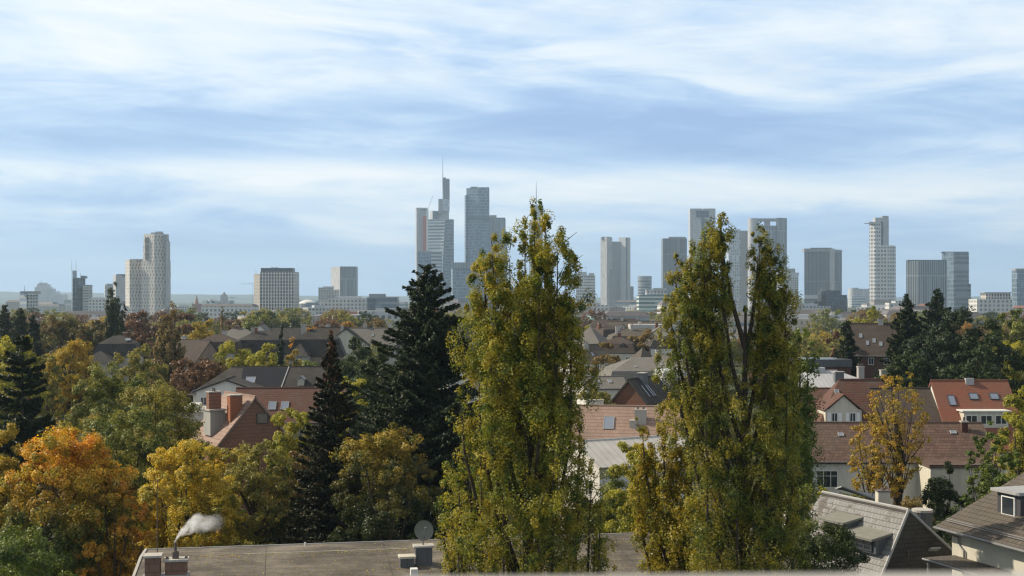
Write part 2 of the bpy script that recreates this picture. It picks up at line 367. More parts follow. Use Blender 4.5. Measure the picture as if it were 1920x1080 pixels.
def conifer_mesh(h, wd, n, leaf, seed, base=.06, power=.85, droop=.25, whorl=.55, nbr=7, rag=.25, full=1.0):
    rng = np.random.default_rng(seed); t = MB(); tr = .016*h
    t.tube([(0, 0, 0), (0, 0, h*.5), (0, 0, h*.98)], [tr, tr*.6, .02], 7)
    segs = []; z = h*base
    while z < h*.985:
        q = (z/h-base)/(1-base); L0 = wd/2*min(1, max(.03, (1-q))/full)**power
        for k in range(max(4, int(nbr*(1.1-q*.5)))):
            a = rng.uniform(0, 6.283); L = L0*rng.uniform(1-rag*1.6, 1+rag*.6)
            dz = -droop*L*(1-q*1.6)+L*rng.uniform(-.08, .12)
            p0 = np.array([0, 0, z]); p2 = np.array([math.cos(a)*L, math.sin(a)*L, z+dz+.18*L])
            p1 = np.array([math.cos(a)*L*.55, math.sin(a)*L*.55, z+dz*.9]); segs.append((p0, p1, p2, L))
            if rng.random() < .35: t.tube([p0, p1, p2], [.012*L+.02, .01*L+.01, .01], 4, False)
        z += whorl*rng.uniform(.7, 1.3)*(1-.4*q)
    W = np.array([s[3]**1.5+.05 for s in segs]); W /= W.sum(); b = rng.choice(len(segs), n, p=W)
    P0 = np.array([s[0] for s in segs])[b]; P1 = np.array([s[1] for s in segs])[b]; P2 = np.array([s[2] for s in segs])[b]; L = np.array([s[3] for s in segs])[b]
    u = (rng.random(n)**.65)[:, None]
    P = P0*(1-u)**2+2*P1*u*(1-u)+P2*u**2
    D = P2-P0; D /= np.linalg.norm(D, axis=1, keepdims=True); sdv = np.cross(D, [0, 0, 1.])
    ww = rng.normal(size=(n, 1))*.15*L[:, None]*(1.15-u)
    P = P+sdv*ww; P[:, 2] -= np.abs(ww[:, 0])*.35+rng.random(n)*leaf*.9
    al = D*.8+sdv*np.sign(ww)*.6+rng.normal(size=(n, 3))*.3; al[:, 2] -= .25
    Nn = np.array([0, 0, 1.])+D*.3+rng.normal(size=(n, 3))*.55
    return leaf_mesh('crown', P, Nn, leaf*rng.uniform(.6, 1.3, n), .38, rng, al), t.mesh('trunk')

def put_tree(name, label, cat, x, y, crown, trunk, cmat, bmat='bark', rz=0, s=(1, 1, 1), group=None):
    r = empty(name, (x, y, 0), label, cat, group, rz); r.scale = s
    for nm, me, mt in (('trunk', trunk, M[bmat]), ('crown', crown, M[cmat])):
        if not me.materials: me.materials.append(mt)
        o = link(nm, me, r); o.material_slots[0].link = 'OBJECT'; o.material_slots[0].material = mt
    return r
# ------------------------------------------------------------------ ground and hills
m, g = newmat('ground'); t = g.n('ShaderNodeNewGeometry').outputs['Position']
n = g.noise(t, .03, 6, .6); n2 = g.noise(t, .6, 5, .7)
finish(g, g.ramp(g.m('ADD', g.m('MULTIPLY', n, .6), g.m('MULTIPLY', n2, .4)), [(.3, (.03, .045, .015)), (.5, (.06, .07, .025)), (.7, (.11, .09, .05))]), .9, .2, n2, .4, .1)
mb = MB(); mb.poly([(-8800, -150, 0), (8800, -150, 0), (8800, 13800, 0), (-8800, 13800, 0)]); tag(mb.build('ground', m), kind='structure')
m, g = newmat('hills'); t = g.n('ShaderNodeNewGeometry').outputs['Position']
finish(g, g.ramp(g.noise(t, .004, 6, .65), [(.35, (.035, .05, .03)), (.6, (.09, .10, .06))]), .95, .1)
rng = np.random.default_rng(5)
mb = MB(); nx, ny = 120, 10; idx = {}
prof = [(-8800, 60), (-5000, 85), (-3900, 95), (-3500, 78), (-3000, 60), (-2200, 66), (-1500, 52), (-800, 46), (0, 38), (3000, 32), (5000, 60), (8800, 60)]
for j in range(ny):
    for i in range(nx):
        x = -8800+17600*i/(nx-1); y = 9500+4200*j/(ny-1); q = math.sin(math.pi*j/(ny-1))**.8
        z = float(np.interp(x, [p[0] for p in prof], [p[1] for p in prof]))*q*(.92+.1*math.sin(x*.0031+j)+.06*math.sin(x*.011+j*2))
        mb.v.append((x, y, z-1.0 if q < .01 else z))
for j in range(ny-1):
    for i in range(nx-1):
        a = j*nx+i; mb.f.append([a, a+1, a+nx+1, a+nx])
tag(mb.build('hills', m, None, True), kind='structure')

# ------------------------------------------------------------------ towers
G = {}
G['panel'] = facade('white_panel_facade', (.56, .53, .48), (.16, .15, .14), 4.6, 4.6, .34, .66, .3, stag=.28)
G['panelbrown'] = facade('brown_panel', (.26, .25, .22), (.20, .19, .16), 30, 3.6, 1, .35, .5)
G['stripe'] = facade('white_fins', (.60, .57, .50), (.05, .055, .06), 2.9, 3.4, .60, .80, .2)
G['fin_narrow'] = facade('stone_fins', (.38, .35, .31), (.08, .08, .08), 3.0, 3.4, .3, .6, .3)
G['darkglass'] = facade('dark_glass', (.10, .12, .14), (.035, .05, .065), 3.2, 7.0, .75, .8, .12)
G['blueglass'] = facade('blue_glass', (.19, .24, .28), (.07, .11, .15), 3.2, 7.0, .8, .8, .08)
G['paleglass'] = facade('pale_glass', (.42, .46, .48), (.22, .27, .30), 5, 7.0, .6, .7, .1)
G['bands'] = facade('white_bands_glass', (.52, .54, .55), (.10, .13, .15), 60, 7.2, 1, .6, .1)
G['bandsdark'] = facade('dark_bands_glass', (.24, .27, .29), (.08, .10, .12), 60, 7.2, 1, .6, .1)
G['grid'] = facade('office_grid', (.46, .46, .44), (.10, .115, .125), 4.0, 4.0, .55, .55, .2)
G['gridlight'] = facade('light_grid', (.58, .57, .54), (.15, .17, .19), 4.4, 4.2, .5, .55, .2)
G['gridbig'] = facade('large_light_grid', (.60, .59, .56), (.10, .12, .14), 5.2, 6.8, .6, .52, .2)
G['greenband'] = facade('green_glass_bands', (.60, .62, .60), (.10, .17, .15), 60, 4.6, 1, .62, .1)
G['concrete'] = facade('pale_concrete', (.41, .42, .43), (.30, .30, .30), 3.0, 9, .2, .9, .5)
G['vert'] = facade('vertical_fins', (.27, .30, .31), (.085, .10, .11), 3.4, 60, .6, .97, .15)
G['vertdark'] = facade('dark_vertical_fins', (.16, .17, .18), (.06, .068, .075), 2.6, 60, .55, .96, .2)
G['blackglass'] = facade('black_glass', (.016, .020, .027), (.010, .014, .020), 3.0, 4.0, .85, .85, .06)
G['stepstone'] = facade('stone_balconies', (.36, .37, .34), (.10, .11, .11), 60, 4.0, 1, .45, .3)
G['grey'] = plain('tower_grey', (.30, .31, .32), .6, .1, .05)
G['lightgrey'] = plain('tower_light_grey', (.46, .485, .50), .6, .08, .05)
G['brownred'] = plain('red_sandstone', (.28, .14, .11), .9, .2, .2)
G['copper'] = plain('copper_green', (.22, .36, .32), .7, .15, .2)
G['metal'] = plain('dark_metal', (.12, .13, .14), .4, .2, .3, .5, .6)
G['white'] = plain('white_render', (.68, .67, .63), .7, .06, .2)
G['crane_red'] = plain('crane_red', (.42, .10, .06), .6, .1, .2)

class Tower:
    def __init__(s, label, xc, D, name='office_tower', cat='skyscraper', group=None):
        s.D = D; s.o = Vector((PX(xc, D), D, 0)); s.r = empty(name, s.o, label, cat, group)
    def loc(s, p): return tuple(Vector(p)-s.o)
    def K(s, xl, xc, xr, yt, mat, dl=20, dr=20, yb=None, part='body', d0=0, tx=0, yt2=None):
        """block with a corner towards the camera; tx = horizontal px the roof is pulled in on each side"""
        D = s.D+d0; zt = PZ(yt, D); zb = 0 if yb is None else PZ(yb, D)
        def ring(z, q):
            c = Vector((PX(xc, D), D, z)); l = Vector((PX(xl+q, D+dl), D+dl, z)); r = Vector((PX(xr-q, D+dr), D+dr, z)); b = l+r-c
            return [s.loc(p) for p in (c, r, b, l)]
        mb = MB().prism(ring(zb, 0), ring(zt, tx)); mb.build(part, G[mat], s.r); return s
    def B(s, xl, xr, yt, mat, dep=25, yb=None, part='body', d0=0, tl=0, tr=0):
        D = s.D+d0; zt = PZ(yt, D); zb = 0 if yb is None else PZ(yb, D)
        def ring(z, a, b): return [s.loc(p) for p in ((PX(xl+a, D), D, z), (PX(xr-b, D), D, z), (PX(xr-b, D), D+dep, z), (PX(xl+a, D), D+dep, z))]
        MB().prism(ring(zb, 0, 0), ring(zt, tl, tr)).build(part, G[mat], s.r); return s
    def cyl(s, xl, xr, yt, mat, yb=None, part='body', d0=0, n=24, top=1.0, rings=None):
        D = s.D+d0; r = (PX(xr, D)-PX(xl, D))/2; cx = (PX(xr, D)+PX(xl, D))/2; zt = PZ(yt, D); zb = 0 if yb is None else PZ(yb, D)
        mb = MB()
        rr = rings or [(0, 1), (1, top)]
        for (a, ra), (b, rb) in zip(rr[:-1], rr[1:]):
            f = lambda q, z: [s.loc((cx+math.cos(6.2832*k/n)*r*q, D+r+math.sin(6.2832*k/n)*r*q, z)) for k in range(n)]
            mb.prism(f(ra, zb+(zt-zb)*a), f(max(rb, .02), zb+(zt-zb)*b))
        mb.build(part, G[mat], s.r, False); return s
    def mast(s, x, yt, yb, wpx=1.2, mat='metal', d0=5, part='mast'):
        D = s.D+d0; r = wpx/2/F*D
        MB().tube([s.loc((PX(x, D), D, PZ(yb, D))), s.loc((PX(x, D), D, (PZ(yb, D)+PZ(yt, D))/2)), s.loc((PX(x, D), D, PZ(yt, D)))], [r, r*.8, r*.35], 6).build(part, G[mat], s.r); return s
    def stick(s, x0, y0, x1, y1, wpx=1, mat='metal', d0=0, part='jib'):
        D = s.D+d0; r = wpx/2/F*D
        MB().tube([s.loc((PX(x0, D), D, PZ(y0, D))), s.loc((PX(x1, D), D, PZ(y1, D)))], [r, r], 5).build(part, G[mat], s.r); return s

# far left
T = Tower('small grey tower with a flat cap roof and short spike, leftmost tower', 54, 1500)
T.K(37, 50, 50.5, 547, 'bandsdark', 20, 1).K(50, 52, 72, 552, 'grid', 2, 14, d0=1, part='wing').B(38, 68, 546, 'grey', 14, 551, 'roof_cap', 1).mast(46, 535, 546, 1)
T = Tower('hazy far housing complex stepping down to the right of its domed peak', 88, 4800, 'housing_block', 'apartment block')
T.B(65, 88, 538, 'concrete', 60).B(69, 86, 533, 'concrete', 50, 539, 'upper_storeys', 3).B(72, 82, 530, 'concrete', 40, 534, 'roof_top', 6).B(88, 96, 541, 'concrete', 50, part='wing', d0=5).B(96, 104, 546, 'concrete', 50, part='wing', d0=8).B(104, 118, 552, 'concrete', 50, part='wing', d0=11).mast(77, 525, 531, 1)
T = Tower('dark stepped tower with two thin masts behind the dark autumn trees', 150, 1900)
T.K(134, 136, 144, 507, 'blueglass', 20, 18).K(143, 145, 160, 521, 'darkglass', 10, 15, d0=4, part='wing').B(155, 165, 534, 'stepstone', 20, part='wing', d0=1).B(151, 158, 517, 'darkglass', 14, 522, 'upper_storeys', 8)
T.mast(134.6, 486, 508, .7).mast(142.6, 485, 508, .7).mast(151, 511, 518, .8)
T = Tower('low white office block with window grid right of the dark stepped tower', 180, 1700, 'office_block', 'office building')
T.B(166, 196, 560, 'gridlight', 30).B(172, 190, 557.5, 'lightgrey', 15, 561, 'roof_box', 4)
T = Tower('pale greenish block, lower neighbour left of the grey slab by the patterned tower', 205, 2300)
T.K(195, 197, 214, 534, 'paleglass', 18, 16).B(199, 208, 532, 'grey', 10, 535, 'roof_box', 6)
T = Tower('light grey slab tower just left of the white patterned tower', 228, 2200)
T.K(212, 217, 242, 516, 'concrete', 22, 18).B(218, 236, 514, 'metal', 10, 517, 'roof_rail', 8)
T = Tower('tall white tower with diagonal window pattern and leaning sides', 278, 1700)
T.K(235, 243, 267, 487, 'panel', 16, 14, d0=12, part='wing').B(243, 266, 485.5, 'lightgrey', 10, 488, 'roof_cap', 18)
T.K(265, 290, 320, 489, 'panel', 10, 12, part='lower_body', tx=0).K(268, 289, 318, 438.5, 'panel', 11, 13, 490, 'upper_body', 0, tx=1.6)
T.B(272, 287.2, 445, 'panelbrown', 3, 487, 'brown_panel', 5).B(283, 304, 436, 'grey', 7, 439.5, 'roof_edge', 8).B(291, 304, 434, 'lightgrey', 4, 436.4, 'roof_edge', 9)
T.K(310, 311.5, 319, 452, 'concrete', 3, 8, 575, 'side_strip', 2, tx=0).B(306, 312, 440, 'grey', 3, 452, 'roof_corner', 3)
T = Tower('red sandstone church tower with pointed spire in the haze', 367, 2400, 'church', 'church')
T.B(360, 376, 570, 'brownred', 16).cyl(363, 372, 553, 'brownred', 571, 'spire', 2, 8, .03).mast(361, 566, 571, 1.2, 'brownred', 1, 'pinnacle').mast(375, 566, 571, 1.2, 'brownred', 1, 'pinnacle')
T = Tower('pale arched belfry with rounded cap between the red church and the domed tower', 394, 2500, 'belfry', 'tower')
T.B(388, 391, 565, 'lightgrey', 8).B(397, 400, 565, 'lightgrey', 8).B(388, 400, 564, 'lightgrey', 8, 568, 'lintel').cyl(388.5, 399.5, 561.5, 'grey', 564.5, 'cap', 0, 14, .6)
T = Tower('pale domed stone tower right of the belfry', 419, 2300, 'stone_tower', 'tower')
T.B(413, 425, 556, 'concrete', 12).B(414.5, 423.5, 552, 'concrete', 9, 557, 'lantern', 1).cyl(415, 423, 547.5, 'grey', 552.5, 'dome', 1, 12, .3)
T = Tower('tiny construction crane right of the domed stone tower', 435, 2600, 'tower_crane', 'crane')
T.mast(435, 556, 590, 1).stick(430, 557.5, 443, 558.5, .8)
T = Tower('far crane with a long level jib left of the white-finned tower', 474, 3600, 'tower_crane', 'crane')
T.mast(474, 530, 590, .8, 'grey').stick(451, 532.5, 480, 532, .8, 'grey')
T = Tower('broad office tower of white vertical fins with dark roof storey', 515, 1300)
T.K(476, 487, 489, 513, 'fin_narrow', 14, 1, d0=1, part='side_wing').B(488, 553, 509.5, 'stripe', 26).B(489, 548, 502.5, 'metal', 16, 510, 'roof_storey', 4).B(509, 511, 500.5, 'grey', 2, 503, 'roof_vent', 6).B(514, 521, 501.5, 'grey', 2, 503, 'roof_vent', 6).mast(480, 506, 514, .8)
T = Tower('low round arena with white domed roof right of the white-finned tower', 574, 2000, 'arena', 'stadium')
T.cyl(555, 592, 569, 'grey', None, 'drum').cyl(556, 591, 562, 'white', 569.3, 'dome', 1, 28, .1, [(0, 1), (.55, .72), (.9, .35), (1, .1)])
T = Tower('slim slab tower with pale left face and dark glass right face', 644, 2200)
T.K(621, 637.5, 667.5, 500, 'concrete', 30, 1.5, d0=1, part='left_wing').B(637.6, 667, 499.6, 'vert', 30, part='front', d0=.3)
T = Tower('low stepped pale block left of the slim slab tower', 612, 2000, 'office_block', 'office building')
T.B(597, 622, 539, 'grid', 20).B(614, 634, 543, 'gridlight', 16, part='wing', d0=2).B(606, 625, 537, 'lightgrey', 8, 540, 'roof_box', 4)
T = Tower('long pale hotel block with regular rows of square windows', 645, 1500, 'office_block', 'office building')
T.B(597, 616, 565, 'gridlight', 20, part='wing').B(616, 689, 559, 'gridlight', 22, d0=-2).B(620, 676, 555.5, 'lightgrey', 12, 560, 'roof_storey', 4).B(614, 626, 553.5, 'grey', 8, 560, 'roof_box', 2)
T = Tower('low dark glass block with stepped bands, beside the long hotel block', 715, 1450, 'office_block', 'office building')
T.B(688, 745, 557, 'bandsdark', 24).B(690, 704, 560, 'darkglass', 6, part='bay', d0=-3).B(692, 722, 551, 'grey', 10, 558, 'roof_box', 5).B(704, 745, 572, 'bands', 6, part='podium', d0=-5)

# bank cluster
T = Tower('pale concrete tower with red construction strip behind the banded glass tower', 790, 3300)
T.K(779, 781, 803, 391, 'concrete', 20, 22).B(780, 801, 389.4, 'lightgrey', 14, 392, 'roof_cap', 4).B(793, 799, 405, 'crane_red', 2, 470, 'hoist_strip', -1).B(799.4, 802.5, 392, 'white', 2, 480, 'corner_strip', -1)
T = Tower('luffing crane with slanted jib above the pale concrete tower', 803, 3320, 'tower_crane', 'crane')
T.mast(803, 388, 412, 1, 'crane_red').stick(802, 394, 812, 366, .8, 'lightgrey')
T = Tower('tallest tower, stepped dark slab with a long antenna mast', 831, 3400)
T.K(806, 811, 842, 395, 'concrete', 14, 30).B(812, 822, 396, 'darkglass', 3, 411, 'dark_bay', -1)
T.K(822, 829, 843, 373, 'paleglass', 12, 12, 396, 'middle_storeys', 8).B(822, 829.8, 373, 'grey', 8, 402, 'left_shaft', 5)
T.K(829.5, 831, 843, 334.5, 'vertdark', 10, 14, 373.5, 'upper_slab', 14).B(831, 836, 332.6, 'grey', 5, 335, 'roof_box', 20).mast(830.2, 293, 350, 1.3, 'metal', 14)
T = Tower('banded glass tower with a slanting edge between light and dark faces', 827, 2900)
D = T.D
def slant(x0, x1, x2, yt, yb, xs, mat1, mat2):
    """two front faces meeting on a slanted line from (x1, yt) down to (xs, yb)"""
    o = T.o; P = lambda x, y, d: tuple(Vector((PX(x, d), d, PZ(y, d)))-o)
    zb = 0; L0 = P(x0, yt, D+14); L1 = (*P(x0, yt, D+14)[:2], 0); c0 = P(x1, yt, D); ybz = (xs, 590)
    c1 = P(xs, 590, D); r0 = P(x2, yt, D+20); r1 = (*r0[:2], 0)
    bk0 = (c0[0], c0[1]+45, c0[2]); bk1 = (c1[0], c1[1]+45, 0); c1 = (c1[0], c1[1], 0)
    MB().prism([c1, bk1, L1], [c0, bk0, L0]).build('left_face', G[mat1], T.r)
    MB().prism([c1, r1, bk1], [c0, r0, bk0]).build('right_face', G[mat2], T.r)
slant(803, 834.5, 851, 412, 590, 826, 'bands', 'blueglass')
T.B(803.5, 850, 411, 'lightgrey', 10, 413, 'roof_edge', 12)
T = Tower('low twin block with light arched top in front of the banded glass tower', 806, 2600)
T.B(783, 808, 472, 'blueglass', 20).B(788, 804, 470, 'grey', 8, 473, 'roof_box', 4).B(808, 829, 470.5, 'bands', 20, part='wing', d0=-3).B(811, 825, 468.6, 'white', 10, 472, 'arched_top', -1)
T = Tower('tall folded dark glass tower with a dark belt at mid height', 894, 3000)
T.K(871, 873, 884, 366, 'blueglass', 10, 10, d0=8, part='left_shaft').K(874, 897, 918, 352, 'blueglass', 14, 16, tx=.5).B(882, 896, 350, 'blueglass', 12, 353, 'crown', 15).B(897, 917, 351, 'blueglass', 12, 353, 'crown', 15)
T.K(873.6, 897, 918.6, 405, 'darkglass', 14, 16, 412, 'dark_belt', -1)
T = Tower('shorter glass slab joined behind the folded dark tower', 934, 3050)
T.K(905, 917, 948, 409, 'vert', 20, 25).B(918, 931, 403.5, 'grey', 14, 410, 'roof_box', 20).B(930, 947, 408, 'darkglass', 8, 410, 'roof_edge', 22)
T.B(930, 951.5, 434, 'bandsdark', 20, part='wing', d0=5)
T = Tower('low tapering glass block at the foot of the folded dark tower', 874, 2700)
T.K(845, 849, 898, 493, 'blueglass', 10, 14, tx=1).B(846, 901, 492, 'vert', 12, 503, 'roof_band', -2).K(896, 898, 903, 495, 'bands', 4, 16, part='edge_wing', d0=6)
T = Tower('cylindrical blue glass tower with a thin mast behind the big poplar', 1005, 3200)
T.cyl(992, 1018, 420, 'blueglass').cyl(996, 1014, 390, 'paleglass', 421, 'upper_drum', 4).cyl(998, 1013, 386, 'grey', 391, 'crown', 6).mast(1005.5, 341, 388, 1.6, 'metal', 12)
# centre right
T = Tower('hazy residential tower under construction with roof frame', 1097, 3000)
T.K(1080, 1084, 1116, 516, 'gridbig', 20, 20).B(1084, 1100, 510, 'lightgrey', 14, 517, 'roof_frame', 5).B(1104, 1114, 512, 'lightgrey', 8, 517, 'roof_frame', 5).mast(1085, 501, 511, .7, 'lightgrey').mast(1099, 501, 511, .7, 'lightgrey').stick(1083, 501.5, 1101, 501.5, .8, 'lightgrey', 5)
T = Tower('silver twin tower with two raised outer shafts', 1153, 2900)
T.K(1126, 1138, 1148, 445, 'concrete', 12, 8, part='left_shaft').B(1128, 1146, 444, 'grey', 8, 449, 'crown', 6).B(1146, 1163, 453, 'grey', 25, d0=8).K(1160, 1173, 1182, 445, 'lightgrey', 12, 14, part='right_shaft').B(1174.2, 1176.4, 446, 'vertdark', 1, 590, 'dark_seam', -1.2)
T.B(1181, 1188, 537, 'grey', 14, part='annex', d0=14).B(1143, 1156, 505, 'grey', 8, part='bay', d0=4)
T = Tower('stubby rounded teal grey tower right of the silver twin tower', 1210, 3100)
T.cyl(1197, 1223.5, 517.5, 'bandsdark')
T = Tower('low green glass block with white floor bands left of the second poplar', 1228, 1500, 'office_block', 'office building')
T.B(1198, 1262, 553, 'greenband', 28).B(1212, 1250, 543, 'grid', 12, 554, 'roof_storey', 6).B(1209, 1215, 541, 'lightgrey', 1, 544, 'roof_rail', 6).B(1224, 1250, 540, 'lightgrey', 1, 543.5, 'roof_rail', 6)
T = Tower('dark grey slab tower left of the second poplar', 1266, 2700)
T.B(1243, 1288, 447, 'vertdark', 30).B(1254, 1286, 444, 'grey', 20, 448, 'roof_box', 5)
T = Tower('pale stone tower with notched top and dark window cross', 1317, 2800)
T.B(1294, 1317, 391, 'concrete', 24).B(1319, 1341.5, 391, 'concrete', 24, part='body').B(1316.9, 1319.2, 397, 'concrete', 20, part='recess', d0=2).B(1305.5, 1329.5, 395, 'darkglass', 1.5, 407, 'window_cross', -1).B(1315.5, 1321, 407, 'darkglass', 1.5, 480, 'window_cross', -1).B(1298, 1314, 411, 'gridlight', 1, 520, 'window_strip', -.8).B(1323, 1338, 411, 'gridlight', 1, 520, 'window_strip', -.8)
T = Tower('pair of pale blue glass slabs seen between the tops of the second poplar', 1386, 2950)
T.B(1366, 1388, 430, 'paleglass', 30).B(1388, 1404, 432.5, 'grey', 24, part='wing', d0=3).K(1355, 1365, 1370, 500, 'blueglass', 20, 5, part='lower_wing', d0=-4)
T = Tower('tall tower with an open portal gap under its roof beam', 1440, 2900)
T.cyl(1404, 1424, 409, 'concrete', part='left_column').B(1420, 1458, 423, 'vert', 22, d0=6).B(1421, 1458, 409.5, 'grey', 10, 415, 'roof_beam', 3).B(1434, 1444, 414, 'grey', 8, 424, 'roof_wedge', 5).K(1455, 1457.5, 1475.5, 408.3, 'vert', 8, 12, part='right_column')
T = Tower('mid-size stone tower with overhanging top floor behind the poplar', 1482, 2300)
T.B(1462, 1497, 518, 'grid', 22).B(1460, 1498, 511, 'lightgrey', 26, 517, 'overhang', -1).B(1466, 1491, 503.5, 'grey', 18, 512, 'roof_box', 3)
T = Tower('dark slab tower with a pale vertical strip and pale lower belt', 1543, 2500)
T.K(1508, 1556, 1578.5, 469, 'vertdark', 3, 26).B(1508, 1557, 466, 'grey', 18, 472, 'roof_band', -.8).B(1555.8, 1565, 466, 'concrete', 2, part='pale_strip', d0=-1.5).K(1564, 1565, 1579, 468, 'grey', 1, 18, 473, 'roof_band', 8).B(1521, 1560, 464.5, 'metal', 8, 467, 'roof_plant', 5).B(1508, 1556, 553, 'lightgrey', 2, 560, 'belt', -1.4)
T = Tower('black glass building with stepped roofline in front of the dark slab', 1558, 1700)
T.B(1540, 1549, 546, 'blackglass', 20).B(1548, 1576, 544.5, 'blackglass', 26, part='main_block', d0=-3).B(1575, 1588, 553, 'blackglass', 20, part='right_wing').B(1526, 1541, 565, 'blackglass', 20, part='left_wing', d0=-2).mast(1540, 538, 547, 1.2, 'lightgrey').mast(1560, 541, 546, .8).B(1551, 1557, 543, 'metal', 3, 546, 'roof_vent', 4)
T = Tower('hazy rounded block between the black glass building and the crowned tower', 1608, 3600)
T.cyl(1593, 1614, 541, 'concrete').B(1606, 1630, 541.5, 'concrete', 30, part='wing', d0=6).B(1597, 1622, 556, 'bands', 20, part='podium', d0=-6).B(1598, 1610, 539.5, 'grey', 10, 542, 'roof_box', 8)
T = Tower('white tower with a projecting crown ledge and taller back slab', 1652, 2300)
T.K(1630, 1641, 1652, 417, 'gridbig', 8, 8, part='left_shaft').B(1641, 1666.5, 408, 'concrete', 16, part='tall_slab', d0=12).B(1654.5, 1666, 405, 'grey', 12, 409, 'roof_box', 14).B(1650.5, 1656, 416, 'darkglass', 2, 460, 'dark_recess', 10)
T.K(1642, 1664, 1679.5, 462, 'gridbig', 6, 8, d0=-2).K(1643, 1664, 1678.5, 460, 'white', 6, 7, 463, 'parapet', -3)
T.K(1620.5, 1645, 1650, 418, 'lightgrey', 3, 3, 419.6, 'crown_ledge', -3).B(1630, 1646, 416, 'grey', 8, 418.5, 'crown_ledge', 1)
T = Tower('broad glass slab of vertical fins behind the dark spruces', 1740, 1900)
T.K(1699, 1723, 1776, 489, 'vert', 10, 6).B(1702, 1774, 487.3, 'metal', 6, 490, 'roof_edge', 8)
T = Tower('taller glass tower with horizontal bands joined to the fin slab', 1792, 2000)
T.K(1766, 1788, 1816.5, 473, 'blueglass', 16, 10).B(1767, 1816, 471.8, 'darkglass', 8, 474, 'roof_edge', 12).K(1788.3, 1788.6, 1816.7, 478, 'bandsdark', 1, 10, part='banded_face', d0=-1).B(1814, 1820.5, 532, 'bandsdark', 14, part='annex', d0=8)
T = Tower('low white grid block with a brown roof storey at the right', 1862, 1300, 'office_block', 'office building')
T.B(1832, 1898, 561, 'gridlight', 24).B(1849, 1895, 549, 'stripe', 16, 562, 'roof_storey', 4).B(1846, 1897, 548, 'grey', 18, 549.4, 'roof_edge', 3)
T = Tower('glass tower with slanted crown cut off by the right edge', 1912, 1900)
T.K(1897, 1907, 1934, 507, 'blueglass', 14, 20).B(1904, 1930, 503.5, 'grey', 14, 508, 'crown', 8)
T = Tower('small white block with balconies left of the dark spruces', 1678, 1300, 'office_block', 'office building')
T.B(1667, 1681, 568, 'gridlight', 14).B(1679, 1691, 564, 'gridlight', 14, part='wing', d0=1)
T = Tower('pink-beige low block in front of the dark slab tower', 1530, 1300, 'office_block', 'office building')
T.B(1509, 1549, 583, 'fin_narrow', 24).B(1511, 1527, 581, 'grey', 8, 584, 'roof_box', 4)
T = Tower('low green copper dome among the roofs left of the green glass block', 1112, 950, 'domed_hall', 'hall')
T.B(1090, 1134, 601, 'concrete', 30).cyl(1094, 1131, 592, 'copper', 601.3, 'dome', 3, 24, .1, [(0, 1), (.5, .85), (.85, .5), (1, .08)])
T = Tower('long stone palace with arched windows left of the silver twin tower foot', 1135, 1400, 'palace', 'building')
T.B(1100, 1172, 577, 'fin_narrow', 24).B(1112, 1120, 573, 'concrete', 10, 578, 'gable', 3).B(1140, 1150, 574, 'concrete', 10, 578, 'gable', 3).B(1104, 1168, 575, 'grey', 12, 578, 'roof', 5)

LAND = [(30, 'left edge of the city'), (54, 'small grey cap-roofed tower'), (95, 'hazy domed housing complex'), (150, 'dark stepped tower'), (205, 'pale greenish block'), (278, 'patterned white tower'), (330, 'patterned tower\'s right shoulder'), (367, 'red church'), (394, 'arched belfry'), (419, 'domed stone tower'), (455, 'far level-jib crane'), (515, 'white-finned tower'), (574, 'round arena'), (612, 'stepped pale block'), (644, 'slim slab tower'), (680, 'hotel block end'), (715, 'low dark glass block'), (750, 'dark fir'), (790, 'red-striped concrete tower'), (831, 'antenna tower'), (874, 'tapering glass block'), (905, 'folded dark tower'), (940, 'shorter glass slab'), (1005, 'mast cylinder tower'), (1060, 'big poplar right side'), (1097, 'unfinished residential tower'), (1125, 'copper dome'), (1153, 'silver twin tower'), (1210, 'teal round tower'), (1235, 'green glass block'), (1266, 'dark slab by the poplar'), (1317, 'notched stone tower'), (1386, 'pale blue slabs'), (1440, 'portal tower'), (1482, 'overhanging stone tower'), (1535, 'dark belted slab'), (1565, 'black glass building'), (1608, 'hazy rounded block'), (1652, 'crowned white tower'), (1680, 'small balcony block'), (1730, 'fin glass slab'), (1792, 'banded glass tower'), (1830, 'gap by the banded tower'), (1865, 'white grid block'), (1912, 'right edge tower')]
SEEN = {}
def near(px):
    a = min(LAND, key=lambda q: abs(q[0]-px)); d = px-a[0]
    return ('left of' if d < -7 else 'right of' if d > 7 else 'straight under')+' the '+a[1]
def uniq(fmts):
    """first wording not used yet"""
    for t_ in fmts:
        if t_ not in SEEN: SEEN[t_] = 1; return t_
    return fmts[-1]
